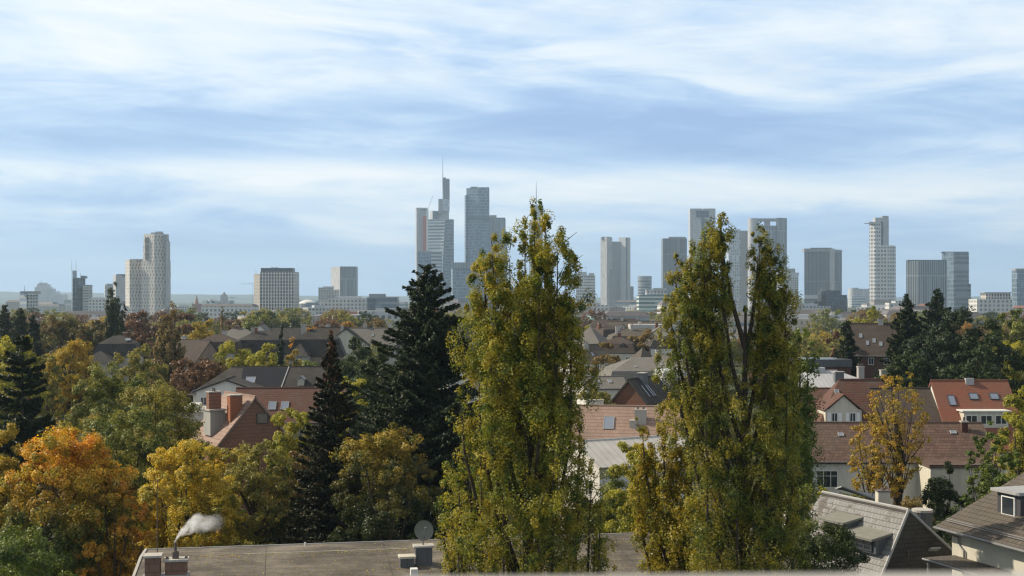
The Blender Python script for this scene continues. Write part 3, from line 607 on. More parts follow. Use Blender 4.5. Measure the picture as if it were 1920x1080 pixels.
# low city blocks in the haze between the tree belt and the skyline
rnd = random.Random(4)
kinds = [('pale', 'grid', 'far pale city block between the tree belt and the towers'), ('sandy', 'fin_narrow', 'far sandy stone city block between the tree belt and the towers'),
         ('white', 'gridlight', 'far white city block between the tree belt and the towers'), ('grey', 'bandsdark', 'far grey banded city block between the tree belt and the towers')]
G['slate_roof'] = plain('far_slate_roof', (.14, .13, .13), .7, .2, .1); G['red_roof'] = plain('far_red_roof', (.26, .13, .09), .8, .2, .1)
for i in range(150):
    D = rnd.choice([rnd.uniform(700, 1200), rnd.uniform(1200, 2400), rnd.uniform(2400, 4500)]); px = rnd.uniform(-20, 1940)
    wm = rnd.uniform(14, 60); hm = rnd.uniform(10, 21) if D > 1200 else rnd.uniform(9, 14.5); k, mt, lab = rnd.choice(kinds); x = PX(px, D); dp = rnd.uniform(12, 25)
    hip_ = rnd.random() < .6; rm = 'red_roof' if rnd.random() < .1 else 'slate_roof'; wide = 'broad' if wm > 38 else 'narrow'
    what = k+' city block with '+({'slate_roof': 'slate', 'red_roof': 'red'}[rm]+' hip roof' if hip_ else 'flat roof'); far_ = 'low' if D < 1200 else 'distant' if D < 2400 else 'remote hazy'
    r = empty('city_block', (x, D, 0), uniq([f'{what} {near(px)}', f'{far_} {what} {near(px)}', f'{wide} {far_} {what} {near(px)}', f'second {wide} {far_} {what} {near(px)}']), 'building', k+' low blocks of the distant city', rnd.uniform(-.5, .5))
    MB().box(-wm/2, wm/2, 0, dp, 0, hm).build('wall', G[mt], r)
    mb = MB()
    if hip_:
        q = rnd.uniform(2, 4.5); mb.prism([(-wm/2-.3, -.3, hm), (wm/2+.3, -.3, hm), (wm/2+.3, dp+.3, hm), (-wm/2-.3, dp+.3, hm)], [(-wm/2+q, q, hm+q), (wm/2-q, q, hm+q), (wm/2-q, dp-q, hm+q), (-wm/2+q, dp-q, hm+q)])
        mb.build('roof', G[rm], r)
    else:
        mb.box(-wm*.2, wm*.25, 2, dp*.6, hm-.1, hm+2.5); mb.build('roof_box', G['lightgrey'], r)
# ------------------------------------------------------------------ houses
H = {}
H['slate'] = tiles('dark_slate', (.036, .034, .034), (.068, .063, .060), .26, .24)
H['greyslate'] = tiles('grey_slate', (.17, .165, .15), (.29, .27, .24), .25, .22)
H['weathered'] = tiles('weathered_tiles', (.24, .24, .235), (.36, .36, .35), .36, .30, (.13, .105, .09), bs=1.0, gd=.8)
H['brownslate'] = tiles('brown_grey_slate', (.10, .085, .07), (.175, .15, .12), .42, .34, gd=.85)
H['darkroof'] = tiles('brown_roof', (.065, .050, .043), (.11, .082, .068), .3, .25)
H['redtile'] = tiles('red_tiles', (.17, .078, .055), (.10, .052, .042), .34, .26, (.13, .085, .07))
H['pinktile'] = tiles('pink_tiles', (.42, .30, .24), (.33, .21, .16), .55, .30)
H['browntile'] = tiles('brown_red_tiles', (.195, .115, .088), (.042, .029, .026), .46, .40, None, bs=1.0, gd=.9)
H['orange'] = tiles('orange_roof_tiles', (.29, .11, .068), (.22, .085, .055), .28, .20, None, bs=.35, vr=.3)
H['hung'] = tiles('tile_hung_gable', (.34, .17, .115), (.25, .12, .085), .42, .5, None, bs=.5)
H['brick'] = tiles('red_brick', (.27, .115, .07), (.20, .085, .055), .20, .42, None, bs=.4)
H['darkbrick'] = tiles('dark_brick', (.11, .05, .038), (.085, .04, .03), .20, .42, None, bs=.4)
H['chimney'] = tiles('orange_brick', (.42, .16, .075), (.34, .12, .06), .20, .42, None, bs=.4)
H['metal'] = seams('standing_seam_metal', (.42, .43, .43), .7, .4, .12)
H['whitemetal'] = seams('white_sheet_roof', (.50, .48, .44), .8, .55, .15)
H['solar'] = plain('dark_panel_sheet', (.022, .024, .03), .85, .3, 2, .15)
H['darkmetal'] = seams('dark_metal_sheet', (.10, .11, .12), .6, .35, .2)
H['wall'] = plain('cream_render', (.52, .49, .40), .8, .08, .4)
H['wallwhite'] = plain('white_house_render', (.62, .61, .56), .8, .07, .4)
H['wallgrey'] = plain('grey_render', (.36, .35, .32), .8, .1, .4)
H['wallbrown'] = plain('brown_render', (.24, .19, .15), .8, .15, .4)
H['frame'] = plain('white_window_frame', (.70, .70, .67), .5, .04, 1)
H['dframe'] = plain('dark_window_frame', (.06, .06, .065), .5, .1, 1)
H['gutter'] = plain('grey_gutter', (.20, .20, .20), .45, .15, 1, .5, .4)
H['lidgrey'] = plain('weathered_lid', (.20, .20, .17), .8, .25, 2)
H['lead'] = plain('lead_flashing', (.34, .34, .33), .5, .15, 1)
H['pot'] = plain('chimney_pot', (.12, .10, .09), .8, .2, 2)
H['concrete'] = plain('concrete_cap', (.42, .40, .36), .85, .15, 1)
m, g = newmat('window_glass'); finish(g, (.025, .032, .04, 1), .06, .9); H['glass'] = m
m, g = newmat('skylight_glass'); finish(g, (.20, .24, .30, 1), .05, 1.0); H['sky'] = m

def window(par, c, n, w_, h_, mull=1, up=(0, 0, 1), fr='frame', gl='glass', tr=0):
    """frame with pane; c centre on the wall, n outward normal"""
    c = Vector(c); n = Vector(n).normalized(); up = Vector(up).normalized(); r = up.cross(n).normalized(); t = .07
    mb = MB()
    for s_ in (-1, 1):
        mb.obox(c+r*s_*(w_/2-t/2), r, n, up, t/2, .06, h_/2); mb.obox(c+up*s_*(h_/2-t/2), r, n, up, w_/2-t, .058, t/2)
    for k in range(mull): mb.obox(c+r*(w_*((k+1)/(mull+1)-.5)), r, n, up, t/2.4, .055, h_/2-t)
    if tr: mb.obox(c+up*h_*.18, r, n, up, w_/2-t, .052, t/3)
    f = mb.build('window', H[fr], par)
    MB().obox(c+n*.012, r, n, up, w_/2-t*.9, .02, h_/2-t*.9).build('pane', H[gl], f); return f

class House:
    """local frame: x along the ridge, y across; z = 0 on the ground; root at the middle of the footprint"""
    def __init__(s, label, px, D, wx, dy, zr, ze, rot=0, kind='gable', wall='wall', roof='slate', oh=.5, name='house', cat='house', group=None, hip=None, knee=None, z0=None):
        s.r = empty(name, (PX(px, D), D, 0), label, cat, group, R(rot)); s.w = wx; s.d = dy; s.zr = zr; s.ze = ze; s.roofm = roof
        a, b = wx/2, dy/2; sl = (zr-ze)/b; s.sl = sl; zo = ze-sl*oh; T = .22; A = a+oh*.7; Bq = b+oh
        w_ = MB()
        if kind == 'gable':
            f = [(-a, -b, 0), (a, -b, 0), (a, b, 0), (-a, b, 0)]
            i = len(w_.v); w_.v += f+[(p[0], p[1], ze-.12) for p in f]+[(-a, 0, zr-.2), (a, 0, zr-.2)]
            w_.f += [[3, 2, 1, 0], [0, 1, 5, 4], [2, 3, 7, 6], [1, 2, 6, 9, 5], [3, 0, 4, 8, 7], [4, 5, 9, 8], [6, 7, 8, 9]]
        else: w_.box(-a, a, -b, b, 0, ze-.1)
        w_.build('wall', H[wall], s.r)
        rb = MB(); hp = hip if hip is not None else b
        if kind == 'gable':
            rb.slab([(-A, -Bq, zo), (A, -Bq, zo), (A, 0, zr), (-A, 0, zr)], T); rb.slab([(A, Bq, zo), (-A, Bq, zo), (-A, 0, zr), (A, 0, zr)], T)
        elif kind == 'hip':
            A = a+oh; hx = A-hp*(b+oh)/b; hx = max(hx, .05)
            rb.v += [(-A, -Bq, zo), (A, -Bq, zo), (A, Bq, zo), (-A, Bq, zo), (-hx, 0, zr), (hx, 0, zr)]; rb.f += [[0, 1, 5, 4], [1, 2, 5], [2, 3, 4, 5], [3, 0, 4], [3, 2, 1, 0]]
            s.hx = hx
        elif kind == 'mansard':
            A = a+oh*.5; Bq = b+oh*.5; zk = knee or ze+(zr-ze)*.62; q = (zk-ze)*.38; hx = max(.1, A-q-(b-q)*.9); s.hx = hx
            rb.v += [(-A, -Bq, ze), (A, -Bq, ze), (A, Bq, ze), (-A, Bq, ze), (-A+q, -Bq+q, zk), (A-q, -Bq+q, zk), (A-q, Bq-q, zk), (-A+q, Bq-q, zk), (-hx, 0, zr), (hx, 0, zr)]
            rb.f += [[3, 2, 1, 0], [0, 1, 5, 4], [1, 2, 6, 5], [2, 3, 7, 6], [3, 0, 4, 7], [4, 5, 9, 8], [5, 6, 9], [6, 7, 8, 9], [7, 4, 8]]
        elif kind == 'flat':
            rb.box(-a-.15, a+.15, -b-.15, b+.15, ze-.12, zr)
        s.roof = rb.build('roof', H[roof], s.r)
        if kind in ('gable', 'hip'):      # gutters on both eaves, ridge cap
            for q in (-1, 1): MB().tube([(-A, q*(Bq+.04), zo-.02), (A, q*(Bq+.04), zo-.02)], [.07, .07], 6).build('gutter', H['gutter'], s.r)
            rl = A if kind == 'gable' else s.hx
            MB().tube([(-rl, 0, zr+.01), (rl, 0, zr+.01)], [.11, .11], 6).build('ridge_cap', H[roof], s.roof)
    def sp(s, x, t, q=-1):
        """point on the slope: t=0 eave, 1 ridge; q=-1 front (towards -y)"""
        return Vector((x, q*s.d/2*(1-t), s.ze+(s.zr-s.ze)*t))
    def nrm(s, q=-1): return Vector((0, q*s.sl, 1)).normalized()
    def skylight(s, x, t, w_, h_, q=-1, fr='dframe', name='skylight'):
        n = s.nrm(q); up = Vector((0, -q, s.sl)).normalized(); return window(s.roof, s.sp(x, t, q)+n*.06, n, w_, h_, 0, up, fr, 'sky')
    def chimney(s, x, y, w_=.9, d_=.7, top=1.2, mat='brick', zb=None, pots=2, cap=True):
        z1 = s.zr+top; zb = zb or s.ze; c = MB().box(x-w_/2, x+w_/2, y-d_/2, y+d_/2, zb, z1).build('chimney', H[mat], s.roof)
        if cap: MB().box(x-w_/2-.07, x+w_/2+.07, y-d_/2-.07, y+d_/2+.07, z1-.01, z1+.12).build('cap', H['concrete'], s.roof)
        for k in range(pots):
            xx = x+(k-(pots-1)/2)*w_/max(1, pots); MB().tube([(xx, y, z1+.08), (xx, y, z1+.5)], [.13, .10], 8).build('chimney_pot', H['pot'], s.roof)
        return c
    def wins(s, face, z, n, w_, h_, mull=1, xs=None, **k):
        L = s.w if face in 'fb' else s.d
        for i in range(n):
            x = xs[i] if xs else -L/2+L*(i+.5)/n
            c, nn = {'f': ((x, -s.d/2-.02, z), (0, -1, 0)), 'b': ((x, s.d/2+.02, z), (0, 1, 0)), 'l': ((-s.w/2-.02, -x, z), (-1, 0, 0)), 'r': ((s.w/2+.02, x, z), (1, 0, 0))}[face]
            window(s.r, c, nn, w_, h_, mull, **k)
    def dormer(s, x, t0, w_, h_, q=-1, wall='wall', roof=None, kind='gable', nw=1, ww=.9, wh=1.0, back=3.0, shut=False):
        p = s.sp(x, t0, q); y0 = p.y; z0 = p.z; sg = -q
        ds = Vector((0, sg, 0)); b = MB(); yb = y0+sg*back
        ya, yz = min(y0, yb), max(y0, yb)
        b.box(x-w_/2, x+w_/2, ya, yz, z0-.4, z0+h_); d = b.build('dormer', H[wall], s.r)
        rf = MB(); o = .25; yf = y0-sg*.25; zt = z0+h_+.02
        P = lambda xx, yy, z: (x+xx, yy, z)
        if kind == 'gable':
            pk = w_*.42; A = w_/2+o
            l = [P(-A, yf, zt-.15), P(0, yf, zt+pk), P(0, yb+sg*1.2, zt+pk), P(-A, yb+sg*1.2, zt-.15)]; r_ = [P(A, yf, zt-.15), P(A, yb+sg*1.2, zt-.15), P(0, yb+sg*1.2, zt+pk), P(0, yf, zt+pk)]
            if sg < 0: l = l[::-1]; r_ = r_[::-1]
            rf.slab(l[::-1] if Vector(np.cross(np.array(l[1])-np.array(l[0]), np.array(l[2])-np.array(l[0]))).z < 0 else l, .12)
            rf.slab(r_[::-1] if Vector(np.cross(np.array(r_[1])-np.array(r_[0]), np.array(r_[2])-np.array(r_[0]))).z < 0 else r_, .12)
            tri = MB(); yt = y0-sg*.01
            tri.prism([P(-w_/2, yt, z0+h_-.3), P(w_/2, yt, z0+h_-.3), P(w_/2, yt+sg*.2, z0+h_-.3), P(-w_/2, yt+sg*.2, z0+h_-.3)], [P(-.05, yt, zt+pk-.3), P(.05, yt, zt+pk-.3), P(.05, yt+sg*.2, zt+pk-.3), P(-.05, yt+sg*.2, zt+pk-.3)])
            tri.build('gable', H[wall], d)
        else:
            y1, y2 = min(yf, yb+sg*.5), max(yf, yb+sg*.5); rf.box(x-w_/2-o, x+w_/2+o, y1, y2, zt-.02, zt+.14)
        rf.build('dormer_roof', H[roof or s.roofm], d)
        for i in range(nw):
            xx = x-w_/2+w_*(i+.5)/nw; window(d, (xx, y0-sg*.03, z0+h_*.5), (0, q, 0), ww, wh, 1)
            if shut:
                for e in (-1, 1): MB().box(xx+e*(ww/2+.28)-.22, xx+e*(ww/2+.28)+.22, y0-.08, y0-.02, z0+h_*.5-wh/2, z0+h_*.5+wh/2).build('shutter', H['frame'], d)
        return d

def slab_mesh(name, pts, t, mat, par, o=None):
    o = o or Vector((0, 0, 0)); return MB().slab([tuple(Vector(p)-o) for p in pts], t).build(name, H[mat], par)

# pediment villa on the left
h = House('white villa with grey hipped roof and long dark slate wing', 530, 205, 26, 12, 14.1, 10.6, 3, 'hip', 'wallwhite', 'slate', .7, hip=5)
h.skylight(-4.6, .45, 1.5, 1.6, fr='lead')
MB().slab([tuple(h.sp(x, t)+h.nrm()*.08) for x, t in ((-5.9, .04), (.3, .04), (.9, .94), (-6.2, .94))], .05).build('solar_sheet', H['solar'], h.roof)
MB().slab([tuple(h.sp(x, t)+h.nrm()*.10) for x, t in ((.25, .0), (.42, .0), (1.1, 1), (.95, 1))], .05).build('verge_strip', H['lead'], h.roof)
h.dormer(3.4, .22, 1.0, 1.1, kind='gable', wall='wall', roof='lead', nw=0, back=1.5)
p = House('pale pediment-fronted entrance wing of the white villa', 432, 196, 7, 9, 12.9, 11.3, 93, 'gable', 'wallwhite', 'slate', .6, 'house_wing')
p.wins('l', 9.6, 4, 1.0, 1.2)
# red tile-hung house
h = House('red tiled house wing with brown ridge and roof windows behind the orange chimney', 556, 168, 15, 9, 13.3, 9.6, 3, 'gable', 'wallgrey', 'redtile')
h.skylight(-2.8, .42, 1.0, 1.5, fr='lead'); h.skylight(-1.2, .42, 1.0, 1.5, fr='lead'); h.dormer(4, .3, 1.6, 1.2, kind='shed', roof='lead')
h = House('house with red tile-hung gable and tall orange brick chimney', 450, 153, 9, 9.0, 13.6, 8.4, 124, 'gable', 'hung', 'pinktile', .35)
window(h.r, (-4.54, -.9, 11.0), (-1, 0, 0), 1.4, 1.2, 0, fr='dframe'); window(h.r, (-4.54, -2.9, 10.9), (-1, 0, 0), .6, 1.1, 0, fr='dframe')
h.chimney(-3.1, 1.9, 1.0, 1.5, .1, 'chimney', 9, 0); h.chimney(-.6, 3.5, .9, 1.5, .4, 'hung', 9, 2)
MB().box(-1.6, .6, 2.5, 4.3, 9, 11.9).build('roof_box', H['wallgrey'], h.roof); MB().box(-1.75, .75, 2.35, 4.45, 11.88, 12.05).build('box_lid', H['concrete'], h.roof)
h = House('low white flat roofed annex left of the orange chimney', 385, 172, 5, 9, 10.2, 9.9, 8, 'flat', 'wallwhite', 'whitemetal', name='annex', cat='annex')
MB().box(-2, -.5, -3, 1, 10.2, 11).build('roof_box', H['wallwhite'], h.r); h.wins('f', 8, 2, 1, 1.3)
h = House('pale stepped garage block below the white annex', 362, 185, 5, 6, 9.2, 9.0, 0, 'flat', 'wallwhite', 'concrete', name='annex', cat='annex')
# far left roofs
h = House('dark domed mansard roof house left of the brown poplar', 222, 320, 11, 10, 15.8, 10.5, 10, 'mansard', 'wallgrey', 'slate', knee=13.9); h.chimney(1.5, .5, 1, .8, .6, 'brick')
window(h.roof, (2.6, -2.6, 14.9), (0, -.5, 1), 1.2, 1.2, 0, (0, 1, .5), 'lead', 'sky')
h = House('low slate roof lean-to beside the domed mansard house', 188, 312, 7, 8, 12.3, 10, 6, 'hip', 'wallgrey', 'slate')
def far(label, px, D, wx, dy, yr, drop, rot, kind='hip', roof='darkroof', wall='wallgrey', ch=1, sk=0, fw=0, dm=0, **k):
    zr = PZ(yr, D); h = House(label, px, D, wx, dy, zr, zr-drop, rot, kind, wall, roof, .4, **k)
    rr = random.Random(int(px*7+yr))
    for i in range(ch): h.chimney(rr.uniform(-.35, .35)*wx, rr.uniform(-1.2, 1.2), rr.uniform(.7, 1.3), .7, rr.uniform(.4, 1.0), rr.choice(['brick', 'concrete', 'wallgrey']), None, rr.choice([0, 2, 3]))
    for i in range(sk):
        x = (-.36+.72*(i+.5)/sk)*wx*.8
        if kind in ('gable', 'hip'): h.skylight(x, rr.uniform(.3, .6), .6, 1.0, fr='lead')
    if fw: h.wins('f', zr-drop-1.6, fw, 1.1, 1.4)
    if dm:
        for i in range(dm): h.dormer((-.5+(i+.5)/dm)*wx*.8, .12, 1.5, 1.3, kind=rr.choice(['gable', 'shed']), wall=wall, roof=roof, back=2, ww=.8, wh=.9)
    return h
far('brown hipped roof with pale verge beside the brown poplar', 358, 300, 11, 10, 637, 4.5, -25, 'gable', 'darkroof', 'wallbrown', fw=2)
far('brown hipped roof with small white dormer peaks', 410, 325, 12, 11, 627, 4.5, 8, 'mansard', 'darkroof', dm=3)
far('light grey roof with square chimney in the left middle distance', 448, 385, 14, 10, 616, 3.2, 0, 'hip', 'greyslate', ch=2)
far('dark brown mansard roof behind the yellow-green tree', 388, 350, 10, 10, 632, 4, 30, 'hip', 'darkroof')
far('large dark mansard roof right above the yellow-green trees', 503, 335, 17, 12, 620, 6, 4, 'mansard', 'slate', 'wallbrown', dm=2, ch=2)
far('pale grey peaked roof behind the large dark mansard', 492, 395, 9, 9, 608, 4, 92, 'gable', 'greyslate', 'wallwhite')
far('long low roof with white ridge behind the dark cypress', 545, 400, 17, 9, 614, 3, 0, 'gable', 'slate')
far('steep dark slate roof house with white windows below, left of the spruce top', 596, 275, 11.5, 10, 616, 5.8, 5, 'mansard', 'slate', 'wallbrown', fw=4, ch=1)
far('narrow stone house with tall chimney beside the steep slate roof', 563, 268, 3.6, 6, 644, 2.2, 0, 'hip', 'slate', 'wallgrey', ch=0, fw=1)
far('dark roof with cream gable front right of the spruce top', 651, 335, 7, 12, 615, 4.3, 92, 'gable', 'slate', 'wall', ch=0)
far('dark ridge roof with tall brick chimney behind the spruce top', 633, 345, 14, 9, 614, 4.5, 0, 'gable', 'darkroof', ch=2)
far('grey slate roof with one bright roof window left of the dark fir', 700, 340, 12, 9, 615, 4, 2, 'gable', 'greyslate', sk=1)
far('grey roof half hidden behind the dark fir', 752, 350, 12, 10, 612, 4.5, 6, 'hip', 'slate', dm=1)
far('dark steep roof between the dark fir and the big poplar', 862, 330, 10, 10, 612, 5, 20, 'gable', 'slate', 'wallwhite', sk=1)
far('pale wall house low behind the big poplar', 880, 240, 10, 9, 652, 3.5, 15, 'hip', 'slate', 'wallwhite', fw=3)
# centre roofs
far('hipped roof with bright left slope and dark right slope', 1107, 340, 10, 12, 612, 6, 62, 'hip', 'greyslate', 'wallgrey', ch=0)
far('brown domed roof behind the weeping tree', 1140, 420, 10, 9, 609, 3.8, 30, 'mansard', 'darkroof')
far('long brown grey roof ridge with pale parapets', 1195, 470, 22, 10, 603, 3, 0, 'gable', 'brownslate', 'wall', dm=3)
far('long tan house roof with row of small chimneys', 1160, 520, 26, 10, 598, 3, 0, 'hip', 'darkroof', 'wall', ch=4)
far('pale flat topped house with white parapet in the centre distance', 1222, 440, 15, 10, 608, 1, 0, 'flat', 'whitemetal', 'wallwhite', ch=1)
far('broad brown mansard roof behind the bronze bush', 1196, 350, 17, 12, 616, 5, 3, 'mansard', 'brownslate', 'wallbrown', dm=2, ch=2, fw=3)
far('brown party-wall house with tall chimney stack', 1228, 330, 6, 10, 628, 2.5, 0, 'hip', 'brownslate', 'wallbrown', ch=1, fw=1)
far('white fronted villa with small windows left of the second poplar', 1266, 300, 11, 9, 628, 3, -8, 'mansard', 'slate', 'wallwhite', fw=4, dm=2)
far('small pyramid roofed slate house with pinkish left side', 1205, 275, 6.5, 7, 652, 4, 30, 'hip', 'brownslate', 'wallbrown', ch=0, hip=3.2)
far('grey low roof behind the small pyramid roof', 1240, 262, 9, 8, 664, 2, 10, 'hip', 'greyslate', 'wallgrey')
far('pale gabled roof at far centre behind the green glass block foot', 1275, 480, 12, 9, 603, 3.5, 80, 'gable', 'greyslate', 'wallwhite')
h = House('large hipped grey slate roof with shed dormer and mansard skirt', 1215, 232, 17, 13, 14.4, 9.2, 6, 'mansard', 'wallgrey', 'greyslate', knee=12.2)
for x, z in ((-3, 12.9), (1.8, 13.2), (4.2, 12.9)): window(h.roof, (x, -5.4+(z-12.2)*2.2, z+.05), (0, -.4, 1), .5, .5, 0, (0, 1, .4), 'lead', 'sky')
h.dormer(-3.6, .18, 1.6, 1.2, kind='shed', wall='wallgrey', roof='lead', back=2.4)
h = House('curved pale barrel roof beside the large grey slate roof', 1264, 222, 5.5, 7, 13.0, 11.5, 6, 'mansard', 'wallgrey', 'metal', knee=12.6)
h = House('brick gabled house with slate slope and long black roof windows', 1206, 192, 11, 8.6, 13.2, 8.3, 62, 'gable', 'brick', 'slate', .45)
for x in (-3.2, -1.7, -.9): h.skylight(x, .62, .5, 2.2, fr='dframe')
h.chimney(-1.2, -.4, 1.6, 1.0, .7, 'darkmetal', 11, 0)
window(h.r, (-5.54, 1.8, 8.0), (-1, 0, 0), .9, 1.5, 0); window(h.r, (-5.54, -1.2, 8.0), (-1, 0, 0), .9, 1.5, 0)
far('reddish dark roof right behind the black roof windows', 1276, 196, 8, 8, 716, 4, -30, 'gable', 'darkroof', 'brick', ch=1)
h = House('house with pale pink pan tile roof facing the viewer', 1172, 148, 16, 10, 12.6, 8.6, -9, 'gable', 'wallwhite', 'pinktile', .4)
h.skylight(-1.7, .55, 1.2, 2.0, fr='lead'); h.chimney(1.9, -1.9, 1.3, .9, -.3, 'wallgrey', 9, 2); h.chimney(1.1, -2.4, .8, .9, -1.5, 'wallgrey', 9, 0)
h.chimney(-3.4, .9, 1.6, .6, .5, 'wallwhite', 10, 0)
h = House('white sheet metal roof with dark seams below the pink roof', 1195, 130, 14, 8, 10.9, 9.0, 28, 'gable', 'wallwhite', 'whitemetal', .5); h.wins('f', 6.6, 5, 1.1, 1.5); h.wins('l', 6.6, 2, 1.1, 1.5)
far('small pale cottage with brown roof left of the weeping tree', 1098, 280, 8, 8, 646, 3.4, 35, 'gable', 'brownslate', 'wallwhite', fw=3, sk=1)
far('tan walled villa with two dormers behind the weeping tree', 1160, 300, 9, 9, 632, 3.6, -15, 'mansard', 'darkroof', 'wall', fw=3, dm=2)
far('narrow pale townhouse right of the broad brown mansard', 1236, 345, 6, 9, 612, 3.2, 88, 'gable', 'greyslate', 'wallwhite', fw=2)
far('low pale outbuilding with skylights left of the large grey slate roof', 1128, 215, 7, 6, 706, 1.6, 12, 'gable', 'greyslate', 'wallwhite', sk=2, ch=0)
far('cream gable house behind the curved pale roof', 1285, 262, 8, 8, 652, 3.4, 70, 'gable', 'darkroof', 'wall', fw=2)
# right
h = House('pale hipped metal roof left above the red roof', 1545, 192, 15, 11, 14.2, 12.0, 4, 'hip', 'wall', 'metal', .5)
h.chimney(1.0, -3.8, 1.3, .9, 0, 'darkmetal', 10, 0); h.chimney(5.6, 0, .9, .8, .5, 'wallgrey', 11, 3); MB().box(-2, 0, -.6, .6, 13.8, 14.7).build('roof_box', H['metal'], h.roof)
far('low black flat roof with bright railing beside the dark cone tree', 1534, 235, 10, 8, 672, 1.2, 0, 'flat', 'darkmetal', 'darkbrick', ch=0)
far('brown gabled house with row of bright roof windows', 1632, 262, 9, 9, 606, 6, -14, 'gable', 'darkroof', 'darkbrick', sk=4, fw=3)
far('white chimneyed roof peeking above the autumn tree', 1660, 205, 5, 6, 700, 2, 10, 'hip', 'darkroof', 'wallwhite', ch=1)
far('orange tile lean-to left of the red roofed house', 1512, 172, 6, 7, 728, 2.4, 0, 'gable', 'redtile', 'wall', ch=0)
D = 160
h = House('red roofed house with cream dormer and shuttered windows', 1612, D, 15.5, 13, 14.9, 7.4, 0, 'hip', 'darkbrick', 'redtile', .3, hip=5.2)
h.dormer(-3.2, .30, 4.4, 1.9, kind='gable', wall='wall', nw=2, ww=.75, wh=1.1, back=4, shut=True); h.skylight(-3.2, .80, .55, .8, fr='lead')
h.skylight(3.6, .55, 1.4, 1.1, fr='lead')
h = House('dark brick middle house with white windows between the two red roofs', 1697, 158.5, 8.5, 9, 13.9, 10.2, 0, 'gable', 'darkbrick', 'darkroof', .2)
h.wins('f', 8.9, 4, 1.0, 1.5, 1, tr=1)
h = House('orange roofed house with three roof windows and long cream dormer', 1817, 158, 9.2, 15, 14.9, 7.2, 0, 'gable', 'wallwhite', 'orange', .25)
h.skylight(-2.9, .70, .9, 1.6); h.skylight(-.1, .76, 1.1, 1.0); h.skylight(2.4, .76, 1.1, 1.0)
h.dormer(.2, .31, 5.3, 1.9, kind='shed', wall='wall', nw=3, ww=1.4, wh=1.1, back=3.5, roof='wallwhite')
MB().box(-.55, .45, -.5, .1, 14.3, 15.2).build('roof_vent', H['lead'], h.roof)
MB().box(4.61, 4.85, -7.6, 7.4, 7, 9).build('party_wall', H['wallwhite'], h.r)
h = House('long low house with mottled brown tile roof and cream walls', 1660, 131, 19.0, 11, 12.3, 9.3, -1, 'gable', 'wallwhite', 'browntile', .5)
h.skylight(-5.0, .65, .55, .55, fr='lead'); h.skylight(6.4, .72, .6, .5, fr='lead')
h.chimney(7.6, -1.2, .6, .6, .2, 'darkbrick', 10, 1); h.wins('f', 7.3, 2, 2.1, 1.7, 2, xs=[-7.2, 2.9], tr=1)
MB().box(4.6, 4.85, -6.4, -5.98, 0, 8.9).build('downpipe', H['frame'], h.r)
h = House('cream side extension with dark tiled edge right of the long house', 1795, 124, 7, 6, 9.3, 9.1, -1, 'flat', 'wall', 'browntile', name='annex', cat='annex')

# slate roofed house, lower right: explicit roof planes
o = Vector((22, 80, 0)); r = empty('house', o, 'house with mossy pale slate roof, two flat dormers and dark hip end', 'house')
A_ = Vector((21.1, 85, 12.07)); B_ = Vector((24.3, 78.4, 12.07)); C_ = B_+Vector((-2.0, -1.4, -3.6))*1.75; E_ = C_+(A_-B_)*1.35; A2 = A_+(A_-B_)*.1
F_ = B_+Vector((6.9, .9, -6.3)); F2 = F_+Vector((-1.5, 7.5, 0))
MB().slab([tuple(p-o) for p in (A2, E_, C_, B_)], .25).build('roof', H['weathered'], r)
rr = [q for q in r.children][0]
MB().slab([tuple(p-o) for p in (B_, C_, F_)], .25).build('hip_end', H['slate'], rr)  # same roof in darker slate: the shade of this side put into its colour
MB().slab([tuple(p-o) for p in (A2, B_, F_, F2)], .25).build('rear_slope', H['slate'], rr)
MB().tube([tuple(B_-o), tuple(C_-o)], [.09, .09], 6).tube([tuple(A2-o), tuple(B_-o)], [.10, .10], 6).tube([tuple(B_-o), tuple(F_-o)], [.09, .09], 6).build('ridge_cap', H['lead'], rr)
q = [E_-o, C_-o, F_-o, F2-o]; ct = sum(q, Vector())/4
q = [(p-ct)*.93+ct for p in q]
MB().prism([(p.x, p.y, 0) for p in q], [(p.x, p.y, p.z+.1) for p in q]).build('wall', H['wallgrey'], r)
rd = (A_-B_).normalized(); sn = (E_-A2).cross(C_-A2).normalized(); hn = Vector((sn.x, sn.y, 0)).normalized(); up = Vector((0, 0, 1))
def onface(s_, t): return A_+(B_-A_)*s_+(C_-B_).normalized()*t-o
for s_, t, ln in ((.35, 2.3, 1.1), (.72, 2.9, 1.35)):
    c = onface(s_, t)+up*.25
    d = MB().obox(c-hn*.15, rd, hn, up, ln, .75, .48).build('dormer', H['darkmetal'], rr)
    MB().obox(c+up*.56+hn*.1, rd, hn+up*-.16, up+hn*.16, ln+.12, .95, .07).build('dormer_roof', H['lidgrey'], d)
    window(d, c+hn*.64, hn, ln*1.6, .7, 2, fr='dframe')
MB().obox(B_+Vector((1.4, .05, -2.55))-o, (1, .15, 0), (0.25, -.7, .5), (.3, .6, .75), .32, .5, .05).build('roof_window', H['lead'], rr)
MB().tube([tuple(B_+Vector((-.25, -.55, -3.0))-o), tuple(B_+Vector((-.25, -.75, -2.4))-o)], [.05, .06], 8).build('vent_pipe', H['pot'], rr)
r = empty('water_tank', (26.6, 83, 0), 'black round chimney tank with pale lid behind the slate hip end', 'tank')
MB().tube([(0, 0, 0), (0, 0, 11.2)], [.62, .62], 18).build('body', H['darkmetal'], r); MB().tube([(0, 0, 11.2), (0, 0, 11.35)], [.66, .66], 18).build('lid', H['concrete'], r)
r = empty('chimney_block', (PX(1655, 90), 90, 0), 'beige chimney with dark cap behind the mossy slate ridge', 'chimney')
